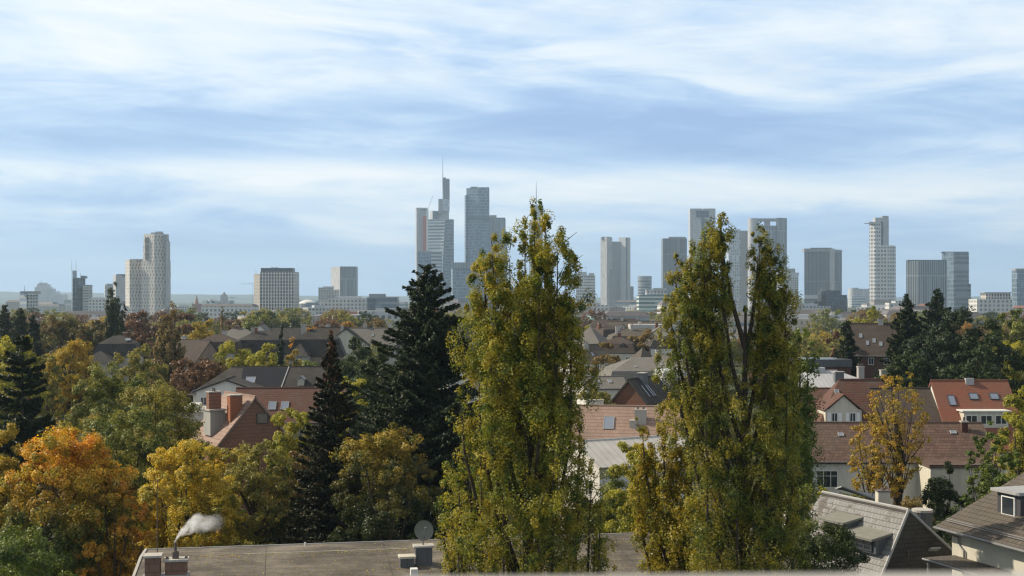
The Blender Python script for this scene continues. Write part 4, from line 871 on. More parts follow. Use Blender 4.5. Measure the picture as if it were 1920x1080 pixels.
MB().box(-.42, .42, -.4, .4, 0, PZ(921, 90)).build('stack', H['wall'], r); MB().box(-.48, .48, -.46, .46, PZ(921, 90), PZ(919, 90)).build('cap', H['pot'], r); MB().tube([(0, 0, PZ(919, 90)), (0, 0, PZ(915, 90))], [.15, .13], 8).build('chimney_pot', H['pot'], r)
r = empty('solar_rack', (PX(1605, 96), 96, 0), 'dark slanted panel roof on posts behind the mossy slate ridge', 'carport')
z = PZ(915, 96); MB().slab([(-1.9, -1.3, z-.7+.9), (-1.5, -1.6, z-.4+.8), (2.3, -1, z-1.1), (1.7, 1.2, z-.6)][::1], .12).build('panel', H['darkmetal'], r)
for x in (-1.2, 1.2): MB().tube([(x, 0, 0), (x, 0, z-.3)], [.06, .06], 6).build('post', H['gutter'], r)
# house at the lower right corner
E0 = Vector((24.8, 75, 11.7)); ed = Vector((2.4, -7.1, 0)).normalized(); vd = Vector((7.1, 2.4, 0)).normalized()
o = E0.copy(); o.z = 0; r = empty('house', o, 'cream house cut by the right edge with grey tile roof and porch roof', 'house')
V1 = E0+vd*9+up*4.05; P0 = E0-ed*.1
MB().slab([tuple(p-o) for p in (E0, E0+ed*17, V1+ed*17, V1)], .22).build('roof', H['brownslate'], r); rr = r.children[0]
MB().slab([tuple(p-o) for p in (V1, V1+ed*17, V1+vd*9-up*4.05+ed*17, V1+vd*9-up*4.05)], .22).build('rear_slope', H['brownslate'], rr)
w0 = E0+vd*.75+ed*.55-o; w1 = w0+ed*15; w2 = w1+vd*16; w3 = w0+vd*16
MB().prism([(p.x, p.y, 0) for p in (w0, w1, w2, w3)], [(p.x, p.y, 11.62) for p in (w0, w1, w2, w3)]).build('wall', H['wall'], r)
MB().tube([tuple(E0-o-vd*.06-up*.1), tuple(E0+ed*17-o-vd*.06-up*.1)], [.09, .09], 8).build('gutter', H['gutter'], rr)
a = w0+ed*.7-vd*.1; a.z = 0; MB().tube([tuple(E0+ed*1.1-o-vd*.02+Vector((0, 0, -.2))), tuple(a+Vector((0, 0, 11.2))), tuple(a+Vector((0, 0, 10.8))), tuple(a+ed*.5+Vector((0, 0, 10.5))), tuple(a+ed*.5)], [.06]*5, 8).build('downpipe', H['gutter'], r)
MB().tube([tuple(E0+ed*.4+vd*.5+up*.45-o), tuple(E0+ed*16+vd*.5+up*.45-o)], [.03, .03], 5).tube([tuple(E0+ed*.4+vd*.5+up*.33-o), tuple(E0+ed*16+vd*.5+up*.33-o)], [.03, .03], 5).build('snow_guard', H['gutter'], rr)
c = E0+ed*3.4+vd*3.0+up*1.45-o
d = MB().obox(c+vd*.8, ed, vd, up, .95, 1.4, .85).build('dormer', H['dframe'], rr); MB().obox(c+vd*.7+up*.92, ed, vd, up, 1.2, 1.6, .08).build('dormer_roof', H['lead'], d)
window(d, c-vd*.62+up*.1, -vd, 1.1, 1.1, 0)
c = w0+ed*2.6-vd*1.1; c.z = 10.0
d = MB().obox(c, ed, vd, up, 2.3, 1.05, .09).build('porch_roof', H['brownslate'], r)
MB().tube([tuple(c+ed*k[0]*2.35+vd*k[1]*1.1) for k in ((-1, 1), (-1, -1), (1, -1), (1, 1))], [.07]*4, 6).build('porch_gutter', H['gutter'], d)
for k in (-1, .9): MB().obox(Vector((0, 0, 0))+Vector(((c+ed*2.1*k-vd*.9).x, (c+ed*2.1*k-vd*.9).y, 4.95)), ed, vd, up, .07, .07, 4.95).build('porch_post', H['gutter'], r)
window(r, Vector(((w0+ed*2.2).x, (w0+ed*2.2).y, 8.7))-vd*.03, -vd, 1.3, 1.9, 1, fr='dframe'); window(r, Vector(((w0+ed*3.9).x, (w0+ed*3.9).y, 8.7))-vd*.03, -vd, .8, 1.9, 0, fr='dframe')

# flat roofed building in front
ZR = 9.3; H['tar'] = plain('tar_strip', (.045, .042, .038), .7, .3, 2)
m, g = newmat('roof_felt'); uv, u, v = uvxy(g)
n = g.noise(uv, .35, 7, .7); n2 = g.noise(uv, 5, 5, .75); n3 = g.noise(g.comb(g.m('MULTIPLY', u, .15), g.m('MULTIPLY', v, 2.4)), 1.0, 5, .7)
k = g.m('ADD', g.m('ADD', g.m('MULTIPLY', n, .45), g.m('MULTIPLY', n2, .25)), g.m('MULTIPLY', n3, .3))
seam = g.m('LESS_THAN', g.m('FRACT', g.m('ADD', g.m('DIVIDE', v, 1.05), 50.0)), .035)
big = g.noise(uv, .16, 6, .7); seam = g.m('MAXIMUM', seam, g.m('LESS_THAN', g.m('FRACT', g.m('ADD', g.m('DIVIDE', u, 7.3), 50.0)), .008)); k = g.m('ADD', k, g.m('MULTIPLY', g.m('SUBTRACT', big, .5), .42))
col = g.ramp(k, [(.38, (.050, .043, .035)), (.5, (.115, .10, .080)), (.62, (.215, .19, .15))])
finish(g, g.mix(g.m('MULTIPLY', seam, .8), col, (.06, .055, .05, 1)), .85, .25, g.m('ADD', n2, seam), .5, .03); H['felt'] = m
fl = Vector((-22.8, 80, 0)); dx = Vector((33, 5.9, 0)).normalized(); dyv = Vector((-dx.y*-1, -dx.x, 0))  # dyv points towards the viewer
r = empty('flat_roof_building', fl, 'low building with grey felt roof across the foreground', 'building')
rz = math.atan2(dx.y, dx.x); r.rotation_euler = (0, 0, rz)
L = 40
MB().box(.3, L-.3, -13, -.3, 0, ZR-1.35).build('wall', H['wallgrey'], r)
MB().prism([(0, -3.0, ZR-.32), (L, -3.0, ZR-.32), (L, 0, ZR-.32), (0, 0, ZR-.32)], [(0, -3.0, ZR+.12), (L, -3.0, ZR+.12), (L, 0, ZR), (0, 0, ZR)]).prism([(0, -13.3, ZR-.95), (L, -13.3, ZR-1.3), (L, -3.003, ZR-.32), (0, -3.003, ZR-.32)], [(0, -13.3, ZR-.85), (L, -13.3, ZR-.85), (L, -3.003, ZR+.12), (0, -3.003, ZR+.12)]).build('roof', H['felt'], r)
rf = [c for c in r.children if c.name.startswith('roof')][0]
MB().prism([(-.16, -13.3, ZR-1.2), (0, -13.3, ZR-1.2), (0, -3, ZR-.2), (-.16, -3, ZR-.2)], [(-.16, -13.3, ZR-.8), (0, -13.3, ZR-.8), (0, -3, ZR+.17), (-.16, -3, ZR+.17)]).prism([(-.16, -3, ZR-.2), (0, -3, ZR-.2), (0, .15, ZR-.2), (-.16, .15, ZR-.2)], [(-.16, -3, ZR+.17), (0, -3, ZR+.17), (0, .15, ZR+.06), (-.16, .15, ZR+.06)]).build('verge_strip', H['concrete'], rf)
MB().box(-.16, L, 0.0, .12, ZR-.3, ZR+.05).build('eave_strip', H['lead'], rf)
MB().prism([(6, -3.06, ZR+.125), (24, -3.06, ZR+.125), (24, -2.97, ZR+.125), (6, -2.97, ZR+.125)], [(6, -3.06, ZR+.135), (24, -3.06, ZR+.135), (24, -2.97, ZR+.135), (6, -2.97, ZR+.135)]).build('lap_strip', H['concrete'], rf)
inv = Matrix.Rotation(-rz, 3, 'Z')
def rl(px, py, z=ZR+.05):
    """local point of the roof under a photo pixel at height z"""
    D = (CZ-z)*F/(py-560); return inv@(Vector((PX(px, D), D, 0))-fl)
H['terracotta'] = tiles('terracotta_block', (.30, .17, .12), (.24, .13, .10), .5, .6, None, bs=.3)
for (xa, xb, yb_, yt_, pots) in ((272, 299, 1080, 1042, 0), (310, 349, 1077, 1049, 1)):
    p = rl((xa+xb)/2, yb_); w_ = (xb-xa)/F*74; hh = (yb_-yt_)/F*74
    c = MB().box(p.x-w_/2, p.x+w_/2, p.y, p.y+.8, ZR-.9, ZR+hh-.1).build('chimney', H['terracotta'], rf)
    MB().box(p.x-w_/2-.09, p.x+w_/2+.09, p.y-.09, p.y+.89, ZR+hh-.1, ZR+hh+.02).build('cap', H['concrete'], rf)
    MB().box(p.x-w_/2-.12, p.x+w_/2+.12, p.y-.12, p.y+.92, ZR-.9, ZR+.02).build('flashing', H['lead'], rf)
    if pots:
        MB().tube([(p.x-.05, p.y+.4, ZR+hh), (p.x-.05, p.y+.4, ZR+hh+.42)], [.20, .20], 10).build('chimney_pot', H['pot'], rf); MB().tube([(p.x-.05, p.y+.4, ZR+hh+.4), (p.x-.05, p.y+.4, ZR+hh+.95)], [.085, .085], 8).build('flue', H['pot'], rf)
        for q in (.55, -.5): MB().tube([(p.x+q, p.y+.4, ZR+hh), (p.x+q, p.y+.4, ZR+hh+.13)], [.10, .08], 8).build('chimney_pot', H['pot'], rf)
        smk = r.matrix_basis@Vector((0, 0, 0)); SM = fl+Matrix.Rotation(rz, 3, 'Z')@Vector((p.x-.05, p.y+.4, ZR+hh+.95))
p = rl(295, 1040); MB().tube([(p.x, p.y, ZR), (p.x, p.y, ZR+2.4), (p.x, p.y, ZR+4.6)], [.035, .028, .015], 6).build('antenna_mast', H['pot'], rf)
p = rl(795, 1052); MB().box(p.x-.5, p.x+.5, p.y, p.y+.7, ZR-.3, ZR+.85).build('stack', H['darkmetal'], rf); MB().box(p.x-.62, p.x+.62, p.y-.08, p.y+.8, ZR+.85, ZR+.95).build('cap', H['concrete'], rf)
dp = Vector((p.x, p.y+.1, ZR+1.85)); dn = Vector((.05, -.93, .36)).normalized()
mb = MB(); ax = Vector((1, 0, 0)).cross(dn).normalized(); bx = dn.cross(ax)
rings = [(.02, -.14), (.26, -.10), (.48, -.03), (.60, .03), (.62, .05), (.60, .0), (.44, -.08), (.02, -.17)]
for (r1, d1), (r2, d2) in zip(rings[:-1], rings[1:]):
    i0 = len(mb.v)
    for rr_, dd in ((r1, d1), (r2, d2)):
        for k in range(24): mb.v.append(tuple(dp+ax*math.cos(k*.2618)*rr_+bx*math.sin(k*.2618)*rr_*.93+dn*dd))
    for k in range(24): mb.f.append([i0+k, i0+(k+1) % 24, i0+24+(k+1) % 24, i0+24+k])
H['dish'] = plain('dish_grey', (.17, .18, .15), .5, .08, 1)
mb.build('satellite_dish', H['dish'], rf, True); MB().tube([tuple(dp-dn*.18), tuple(dp-dn*.35-Vector((0, 0, .8)))], [.05, .05], 6).tube([tuple(dp-Vector((0, 0, .6))), tuple(dp+dn*.7)], [.02, .02], 5).obox(dp+dn*.72, (1, 0, 0), (0, 1, 0), (0, 0, 1), .06, .1, .06).build('dish_arm', H['gutter'], rf)
p = rl(764, 1055); MB().box(p.x-.42, p.x+.42, p.y, p.y+.7, ZR-.3, ZR+.32).build('vent_box', H['darkmetal'], rf); MB().box(p.x-.50, p.x+.50, p.y-.12, p.y+.8, ZR+.30, ZR+.42).build('vent_lid', H['wall'], rf)
p = rl(777, 1069); MB().box(p.x-.2, p.x+.2, p.y, p.y+.5, ZR-.3, ZR+.10).build('roof_hatch', H['frame'], rf)
p = rl(1237, 1038); MB().box(p.x-.45, p.x+.45, p.y, p.y+.9, ZR-.3, ZR+.16).build('roof_hatch', H['frame'], rf)
p = rl(1194, 997); MB().tube([(p.x, p.y, ZR-.1), (p.x, p.y, ZR+.35)], [.08, .08], 8).tube([(p.x, p.y, ZR+.35), (p.x, p.y, ZR+.45)], [.17, .12], 8).build('vent_pipe', H['gutter'], rf)
p = rl(572, 1022); MB().tube([(p.x, p.y, ZR-.1), (p.x, p.y, ZR+.22)], [.06, .06], 8).build('vent_pipe', H['frame'], rf)
# autumn leaves blown onto the roof
rng = np.random.default_rng(77); n = 2600; lx = rng.uniform(.3, 38, n); ly = -rng.random(n)**.8*12.5
clump = rng.random(n) < .5; ly = np.where(clump & (ly > -6), -3.1-np.abs(rng.normal(size=n))*.25, ly)
lz = np.where(ly > -3, ZR+.12+(ly+3)/3*-.12, ZR+.12-(-3-ly)/10.3*.97)+.02
lv = leaf_mesh('fallen_leaves', np.stack([lx, ly, lz], 1), np.array([[0, 0, 1.]]).repeat(n, 0)+rng.normal(size=(n, 3))*.25, rng.uniform(.05, .11, n), .8, rng)
lo = link('fallen_leaves', lv, None, M['yellow']); lo.location = fl; lo.rotation_euler = (0, 0, rz); tag(lo, 'yellow fallen leaves scattered over the grey felt roof', 'leaves', kind='stuff')
# smoke
m = bpy.data.materials.new('smoke'); m.use_nodes = True; m.node_tree.nodes.clear(); g = NT(m.node_tree)
tcn = g.n('ShaderNodeTexCoord').outputs['Object']; s3 = g.n('ShaderNodeSeparateXYZ'); g.put(s3.inputs[0], tcn); x_, y_, z_ = s3.outputs
nn = g.noise(tcn, 1.9, 6, .6, .5); nb_ = g.noise(tcn, .8, 3, .5)
cx = g.m('MAXIMUM', x_, 0.001)
mid = g.m('ADD', g.m('MULTIPLY', g.m('POWER', g.m('MINIMUM', g.m('MULTIPLY', cx, .9), 1.0), .55), 1.05), g.m('MULTIPLY', g.m('SUBTRACT', nb_, .5), g.m('MULTIPLY', g.m('MINIMUM', cx, 1.2), .9)))
rad = g.m('ADD', .10, g.m('MULTIPLY', g.m('MINIMUM', cx, 1.3), .36)); dz = g.m('DIVIDE', g.m('SUBTRACT', z_, mid), rad); dy_ = g.m('DIVIDE', y_, rad)
d2 = g.m('ADD', g.m('MULTIPLY', dz, dz), g.m('MULTIPLY', dy_, dy_))
fo = g.m('MULTIPLY', g.m('SUBTRACT', 1.3, d2), g.m('POWER', g.m('MAXIMUM', g.m('SUBTRACT', 1.0, g.m('DIVIDE', cx, 2.85)), 0.0), 1.6))
den = g.m('MULTIPLY', g.m('MULTIPLY', g.m('MAXIMUM', fo, 0.0), g.m('MAXIMUM', g.m('SUBTRACT', g.m('MULTIPLY', nn, 3.4), 1.2), 0.0)), 8.0)
pv = g.n('ShaderNodeVolumePrincipled'); pv.inputs['Color'].default_value = (1, 1, 1, 1); pv.inputs['Anisotropy'].default_value = .1; g.put(pv.inputs['Density'], g.m('MULTIPLY', den, g.m('GREATER_THAN', x_, -.08)))
g.put(g.n('ShaderNodeOutputMaterial').inputs['Volume'], pv.outputs[0])
mb = MB().box(-.2, 2.9, -1.2, 1.2, -.05, 2.9); o_ = mb.build('chimney_smoke', m); o_.location = SM; tag(o_, 'white smoke drifting right from the small flue on the felt roof', 'smoke', kind='stuff')
# window ledge under the camera
mb = MB(); d0_ = .9
zt = CZ-512/F*1.55
mb.prism([(-.13, 1.55, zt-.05), (1.4, 1.50, zt-.05), (1.4, .5, zt-.05), (-.13, .5, zt-.05)][::-1], [(-.13, 1.54, zt-.005), (1.4, 1.58, zt+.000), (1.4, .5, zt), (-.13, .5, zt)][::-1])
H['sill'] = plain('ledge_paint', (.42, .41, .38), .6, .03, 1)
lg = mb.build('window_ledge', H['sill']); tag(lg, 'pale out-of-focus window ledge along the bottom edge', 'window ledge')
# ------------------------------------------------------------------ hero poplars
def spire_poplar(name, label, px, D, spires, n, leaf, mat, seed, ybase=1150):
    """each spire: (px top, py top, radius px, length share, depth offset m)"""
    rng = np.random.default_rng(seed); C = []; Rr = []; WM = []; t = MB(); x0 = PX(px, D); s = D/F; spires = [(px+(a-px)*(.98 if b < 560 else .93), b, c*(1.18 if b < 560 else .94), d, e) for a, b, c, d, e in spires]
    zm = max(PZ(q[1], D) for q in spires)*.84; t.tube([(0, 0, 0), (.1, 0, zm*.33), (-.1, 0, zm*.66), (0, 0, zm)], [.42, .34, .22, .06], 9)
    for (xt, yt, rp, ln, dd) in spires:
        zt = PZ(yt, D); xx = PX(xt, D)-x0; L = ln*s; z1 = zt-L; zs = max(2.0, z1-abs(xx)*2.2-2)
        pts = [(0, 0, zs), (xx*.55, dd*.55, zs+(z1-zs)*.45+.3), (xx*.95, dd*.95, z1+L*.15), (xx, dd, zt-.3-rp*s*.8)]
        t.tube(pts, [.13, .10, .07, .015], 5)
        P = [Vector(p) for p in pts]; r = rp*s; m = max(5, int(L/(r*.62)))
        for k in range(m):
            q = k/(m-1); p = P[2].lerp(P[3], q) if q > 0 else P[2]; p = P[1].lerp(P[2], min(1, .3+q*3)) if q < .23 else P[2].lerp(Vector((xx, dd, zt)), (q-.23)/.77)
            wv = 1-.42*q**2.2; rr = r*1.05*wv*rng.uniform(.72, 1.18)
            C.append((p.x+rng.normal()*r*.3, p.y+rng.normal()*r*.35, p.z-rr*.9)); Rr.append((rr, rr, rr*1.45)); WM.append(1+4.0*q if yt < 560 else 1+q)
            if rng.random() < .6:
                a = rng.uniform(0, 6.28); c0 = C[-1]; t.tube([tuple(p-Vector((0, 0, rr*1.5))), (c0[0]+math.cos(a)*rr, c0[1]+math.sin(a)*rr, c0[2]+rr*.5)], [.03, .008], 4, False)
    crown = fill_blobs(C, Rr, n, leaf, rng, np.array([0, 0, 14.0]), .8, 5, spread=.27, wm=WM)
    r = empty(name, (x0, D, 0), label, 'tree'); link('trunk', t.mesh('trunk'), r, M['bark']); link('crown', crown, r, M[mat]); return r
rs = random.Random(3)
sp1 = [(1003, 374, 24, 330, 0), (1024, 386, 28, 330, .6), (984, 396, 30, 330, -.4), (955, 440, 32, 300, .6), (1046, 425, 32, 320, -.5), (922, 438, 30, 170, 0), (932, 480, 34, 300, -.6), (905, 470, 22, 130, .5),
       (898, 530, 34, 200, .4), (915, 590, 38, 300, -.7), (890, 640, 30, 220, .3), (1064, 470, 32, 260, .4), (1074, 540, 30, 260, -.3), (1080, 630, 28, 240, .6), (1010, 480, 46, 400, -1.2), (975, 540, 48, 380, 1.2),
       (1045, 560, 46, 380, 1.0), (985, 700, 52, 400, -1.4), (1040, 740, 46, 360, -1.3), (930, 700, 46, 320, 1.2), (855, 728, 26, 140, 0), (870, 780, 38, 260, .5), (895, 800, 44, 300, -1.0), (850, 850, 36, 240, -.4), (1096, 760, 30, 260, .4),
       (1088, 820, 40, 300, -1.0), (1118, 860, 32, 260, .5), (1136, 920, 28, 220, -.3), (834, 900, 32, 220, .5), (850, 960, 40, 240, -1.0), (940, 860, 54, 360, -1.8), (1010, 880, 56, 360, -1.9), (1080, 930, 46, 300, -1.5), (870, 1010, 42, 200, .9), (1126, 990, 32, 220, .6), (975, 980, 52, 260, 1.5), (812, 966, 15, 70, .3), (826, 1000, 17, 80, -.3)]
spire_poplar('poplar_tree', 'tallest yellow-green poplar in the foreground, left one of the big pair', 992, 58, sp1, 255000, .088, 'poplar', 11)
sp2 = [(1352, 400, 22, 200, 0), (1332, 415, 28, 220, .4), (1316, 432, 30, 220, -.3), (1350, 412, 16, 60, .2), (1295, 452, 26, 170, .3), (1262, 478, 24, 100, 0), (1278, 520, 28, 200, -.5), (1256, 555, 24, 110, .4), (1328, 490, 28, 190, .6),
       (1426, 426, 22, 250, .2), (1424, 446, 18, 90, .3), (1442, 450, 26, 260, -.4), (1458, 490, 26, 240, .3), (1474, 530, 24, 200, -.2), (1322, 560, 30, 330, -.8), (1432, 540, 28, 360, -.8), (1290, 600, 36, 280, .6), (1262, 640, 26, 150, .2),
       (1340, 640, 36, 360, .9), (1388, 690, 20, 300, -.9), (1450, 590, 36, 380, .8), (1478, 620, 32, 330, -.5), (1500, 680, 26, 300, .4), (1310, 700, 44, 360, -1.2), (1370, 740, 50, 380, -1.4), (1430, 730, 50, 380, -1.4), (1480, 780, 36, 330, .8),
       (1345, 860, 48, 330, 1.2), (1400, 870, 52, 330, -1.7), (1460, 880, 46, 300, -1.2), (1500, 860, 28, 260, .3), (1380, 960, 46, 220, 1.4), (1440, 980, 46, 200, 1.2)]
spire_poplar('poplar_tree', 'big forked poplar in the foreground with gaps of sky between its tops', 1398, 60, sp2, 205000, .088, 'poplar2', 12)
sp3 = [(1240, 760, 24, 180, 0), (1268, 735, 30, 240, .5), (1295, 710, 28, 240, -.4), (1225, 830, 28, 200, .3), (1250, 900, 36, 240, -.5), (1300, 830, 42, 300, -.7), (1330, 900, 38, 240, .5), (1262, 960, 42, 200, .9), (1235, 990, 28, 130, .2), (1310, 980, 46, 220, -.9), (1200, 790, 20, 110, .3), (1190, 850, 28, 160, .4)]
spire_poplar('golden_tree', 'golden leafed lower tree against the left side of the forked poplar', 1290, 66, sp3, 74000, .105, 'popgold', 13)
sp4 = [(1500, 605, 24, 220, 0), (1520, 640, 26, 220, .5), (1488, 690, 34, 280, -.5), (1515, 720, 26, 220, .4), (1475, 640, 28, 260, .6), (1500, 800, 26, 280, -.4)]
spire_poplar('bushy_tree', 'bright green tree emerging behind the right side of the forked poplar', 1495, 74, sp4, 26000, .13, 'green', 14)

# ------------------------------------------------------------------ single trees (px centre, py top, px width, distance)
def hero(kind, label, px, yt, wp, D, mat, seed, n=42000, leaf=.17, bark='bark', name=None, dup=None, **k):
    h = PZ(yt, D); wd = wp/F*D*(1.16 if kind == 'broad' else 1.1); n = int(n*1.25)
    if kind == 'conifer': n = int(n*1.1)
    if kind == 'broad' and D < 260: k['br'] = k.get('br', .30)*.80; k['nb'] = int(k.get('nb', 30)*1.6)
    if kind == 'broad': cr, tr = broad(h, wd, n, leaf, seed, **k)
    elif kind == 'conifer': cr, tr = conifer_mesh(h, wd, n, leaf, seed, **k)
    elif kind == 'poplar': cr, tr = poplar_mesh(h, wd, n, leaf, seed, **k)
    return put_tree(name or {'broad': 'broadleaf_tree', 'conifer': 'conifer_tree', 'poplar': 'poplar_tree'}[kind], label, 'tree', PX(px, D), D, cr, tr, mat, bark)
hero('conifer', 'large ragged dark fir left of the biggest poplar', 800, 487, 262, 118, 'needle', 21, 170000, .34, base=.08, power=.75, droop=.10, whorl=.45, nbr=10, rag=.42, full=.60)
hero('conifer', 'dark spruce with rusty cone-laden narrow top, left of the dark fir', 621, 618, 172, 100, 'spruce', 22, 90000, .28, base=.06, power=.85, droop=.34, whorl=.42, nbr=9, rag=.28, full=.8)
sp = [o for o in COL.objects if o.get('label', '').startswith('dark spruce with rusty')][0]
rng = np.random.default_rng(8); n = 900; zt = PZ(618, 100); zc = zt-rng.random(n)**1.3*5.5-.1; rr_ = (zt-zc)*.14*rng.random(n)**.5+.06; an = rng.uniform(0, 6.28, n)
link('cones', leaf_mesh('cones', np.stack([np.cos(an)*rr_, np.sin(an)*rr_, zc], 1), rng.normal(size=(n, 3))*[1, 1, .2], .2*rng.uniform(.7, 1.2, n), .45, rng, np.array([[0, 0, 1.]]).repeat(n, 0)+rng.normal(size=(n, 3))*.2), sp, M['cones'])
hero('broad', 'orange maple with green lower boughs, large tree at the lower left', 128, 778, 230, 86, 'maple', 31, 95000, .155, nb=44, base=.12, br=.28, top=1.08)
hero('broad', 'lower orange-yellow spreading tree right of the orange maple', 212, 868, 130, 84, 'maple_side', 32, 40000, .155, nb=24, base=.1)
hero('broad', 'yellow green tree cut by the left edge above the maple', 4, 762, 110, 92, 'gold', 33, 36000, .16, nb=22, base=.15)
hero('broad', 'green leafy tree in the bottom left corner', 40, 985, 250, 66, 'green', 34, 60000, .14, nb=30, base=.1)
hero('broad', 'bright yellow tree behind the smoking chimney', 345, 808, 185, 98, 'yellow', 35, 80000, .155, nb=36, base=.12, br=.27)
hero('broad', 'yellow tree top in front of the orange chimney house', 412, 812, 100, 114, 'yellow', 136, 34000, .16, nb=26, base=.1)
hero('broad', 'thin olive tree with visible leaning trunk right of the yellow tree', 476, 815, 150, 106, 'olive', 36, 26000, .16, nb=46, base=.33, br=.2, lim=18, lr=.8)
hero('broad', 'pale golden bush behind the felt roof below the olive tree', 520, 918, 130, 112, 'yellow', 37, 26000, .16, nb=18, base=.05, name='golden_bush')
hero('broad', 'amber and green maple between the spruce and the big poplar', 722, 762, 195, 92, 'amber', 38, 60000, .155, nb=34, base=.1, br=.26, opn=1.05)
hero('broad', 'olive-yellow tree left of the spruce in front of the red gable', 556, 745, 100, 125, 'ygreen', 39, 36000, .19, nb=24, base=.1)
hero('broad', 'yellow-green tree peeking between the spruce and the dark fir', 665, 694, 80, 135, 'ygreen', 40, 26000, .2, nb=18)
hero('broad', 'dark evergreen broad tree behind the spruce and fir', 705, 640, 130, 150, 'dgreen', 41, 36000, .25, nb=24, base=.05)
hero('broad', 'tall dark green tree under the left skirts of the fir', 672, 622, 90, 190, 'dgreen', 42, 22000, .28, nb=20, base=.05)
hero('broad', 'dark shaded green tree below the dark fir', 820, 760, 130, 128, 'needle2', 43, 30000, .22, nb=22, base=.02)
hero('broad', 'brown-olive leafy tree left of the spruce trunk', 560, 838, 95, 108, 'bronze', 44, 26000, .17, nb=20, base=.1, opn=1.1)
hero('broad', 'large olive green tree in the left middle, right of the dark cedar', 300, 700, 165, 124, 'olive', 45, 56000, .19, nb=34, base=.05)
hero('broad', 'leafy green tree with sunlit top beside the dark cedar', 200, 655, 140, 138, 'midgreen', 46, 46000, .2, nb=32, base=.03)
hero('broad', 'dark green tree between the cedar and the olive tree', 235, 742, 170, 112, 'midgreen', 47, 50000, .18, nb=30, base=.02)
hero('conifer', 'near-black cedar with layered boughs at the left edge', 42, 622, 150, 132, 'needle', 48, 70000, .42, base=.05, power=.6, droop=.0, whorl=1.0, nbr=9, rag=.35, full=.7)
hero('broad', 'round golden-orange tree right of the black cedar', 130, 625, 100, 225, 'goldlit', 49, 30000, .30, nb=28, base=.1)
hero('broad', 'dull olive tree in front of the domed mansard roof', 258, 640, 100, 215, 'olive', 50, 24000, .30, nb=24, base=.05)
hero('broad', 'pale yellow-green tree at the far left edge behind the cedar', 18, 606, 110, 185, 'ygreen', 51, 30000, .27, nb=26, base=.05)
hero('broad', 'small yellow-green tree between the cedar and golden tree', 88, 655, 60, 205, 'olive', 52, 14000, .3, nb=16)
hero('poplar', 'dark slim poplar left of the domed mansard roof', 212, 531, 50, 335, 'dgreen', 53, 50000, .36, ns=16)
hero('poplar', 'broad brownish poplar right of the domed mansard roof', 315, 575, 92, 262, 'bronze', 54, 60000, .4, ns=12)
hero('poplar', 'short side poplar joined to the dark slim poplar', 230, 572, 30, 330, 'needle2', 55, 9000, .5, ns=5)
hero('broad', 'dense dark tree with orange-tinged top left of the slim poplar', 115, 577, 100, 345, 'dkorange', 56, 20000, .5, nb=26, base=.02)
hero('broad', 'dark green tree with brownish rim beside the slim poplar', 166, 590, 80, 330, 'dkorange', 57, 16000, .5, nb=22, base=.02)
hero('conifer', 'small dark conifer at the left skyline edge', 9, 570, 50, 330, 'needle2', 58, 14000, .6, full=.5, power=.6, base=.02, nbr=9)
hero('conifer', 'twin dark conifer right of the left edge conifer', 37, 574, 46, 320, 'needle2', 59, 14000, .6, full=.5, power=.6, base=.02, nbr=9)
hero('conifer', 'bluish dark conifer below the small grey tower', 62, 586, 44, 300, 'needle', 60, 14000, .6, full=.5, power=.6, base=.02, nbr=9)
hero('broad', 'russet tree mass in front of the patterned white tower foot', 258, 582, 66, 380, 'russet', 61, 13000, .5, nb=20, base=0)
hero('broad', 'russet rounded tree right of the brownish poplar', 346, 578, 46, 400, 'russet', 62, 9000, .55, nb=16, base=0)
hero('broad', 'orange-olive round tree right of the brownish poplar', 378, 594, 66, 345, 'gold', 63, 15000, .45, nb=22, base=0)
hero('broad', 'reddish brown tree mass left of the white pediment villa', 372, 658, 110, 235, 'russet', 64, 26000, .32, nb=26, base=0)
hero('broad', 'brown russet tree behind the slim poplar and domed roof', 245, 590, 70, 350, 'russet', 65, 12000, .5, nb=18, base=0)
hero('broad', 'russet tree left beneath the olive tree near the villa', 335, 690, 60, 210, 'russet', 66, 12000, .3, nb=16, base=0)
hero('poplar', 'tiny far poplar below the domed stone tower', 417, 575, 14, 520, 'bronze', 67, 2500, .7, ns=5)
hero('broad', 'low brownish tree right of the tiny far poplar', 438, 598, 36, 430, 'bronze', 68, 6000, .6, nb=14, base=0)
hero('broad', 'dark bluish green round tree below the white-finned tower', 484, 587, 54, 460, 'midgreen', 69, 9000, .6, nb=16, base=0)
hero('broad', 'dark green bush tree right beneath the white-finned tower', 545, 592, 50, 470, 'dgreen', 70, 8000, .6, nb=16, base=0)
hero('broad', 'bright orange tree above the dark mansard roofs', 578, 602, 62, 300, 'orange', 71, 14000, .4, nb=20, base=0)
hero('broad', 'small round orange tree above the cream gable', 657, 588, 42, 440, 'orange', 72, 8000, .55, nb=16, base=0)
hero('broad', 'brownish far tree row left of the small round orange tree', 612, 589, 70, 520, 'russet', 73, 9000, .65, nb=18, base=0)
hero('broad', 'olive brown tree right of the small round orange tree', 700, 592, 56, 470, 'bronze', 74, 8000, .6, nb=16, base=0)
hero('broad', 'bright yellow-green bush tree before the dark mansard roofs', 443, 634, 74, 262, 'lime', 75, 20000, .33, nb=24, base=0)
hero('broad', 'second bright yellow-green bush tree right of the first', 492, 640, 74, 255, 'lime', 76, 20000, .33, nb=24, base=0)
hero('broad', 'small orange and green tree right of the dark cypress', 548, 640, 34, 255, 'gold', 77, 7000, .33, nb=12, base=0)
hero('poplar', 'narrow near-black cypress in front of the yellow-green bushes', 527, 612, 27, 245, 'needle', 78, 13000, .4, ns=5, name='cypress_tree')
hero('broad', 'green bushy tree under the steep slate roof', 582, 655, 50, 225, 'green', 79, 10000, .32, nb=16, base=0)
hero('broad', 'dark green tree right of the spruce top', 655, 640, 60, 215, 'dgreen', 80, 12000, .32, nb=16, base=0)
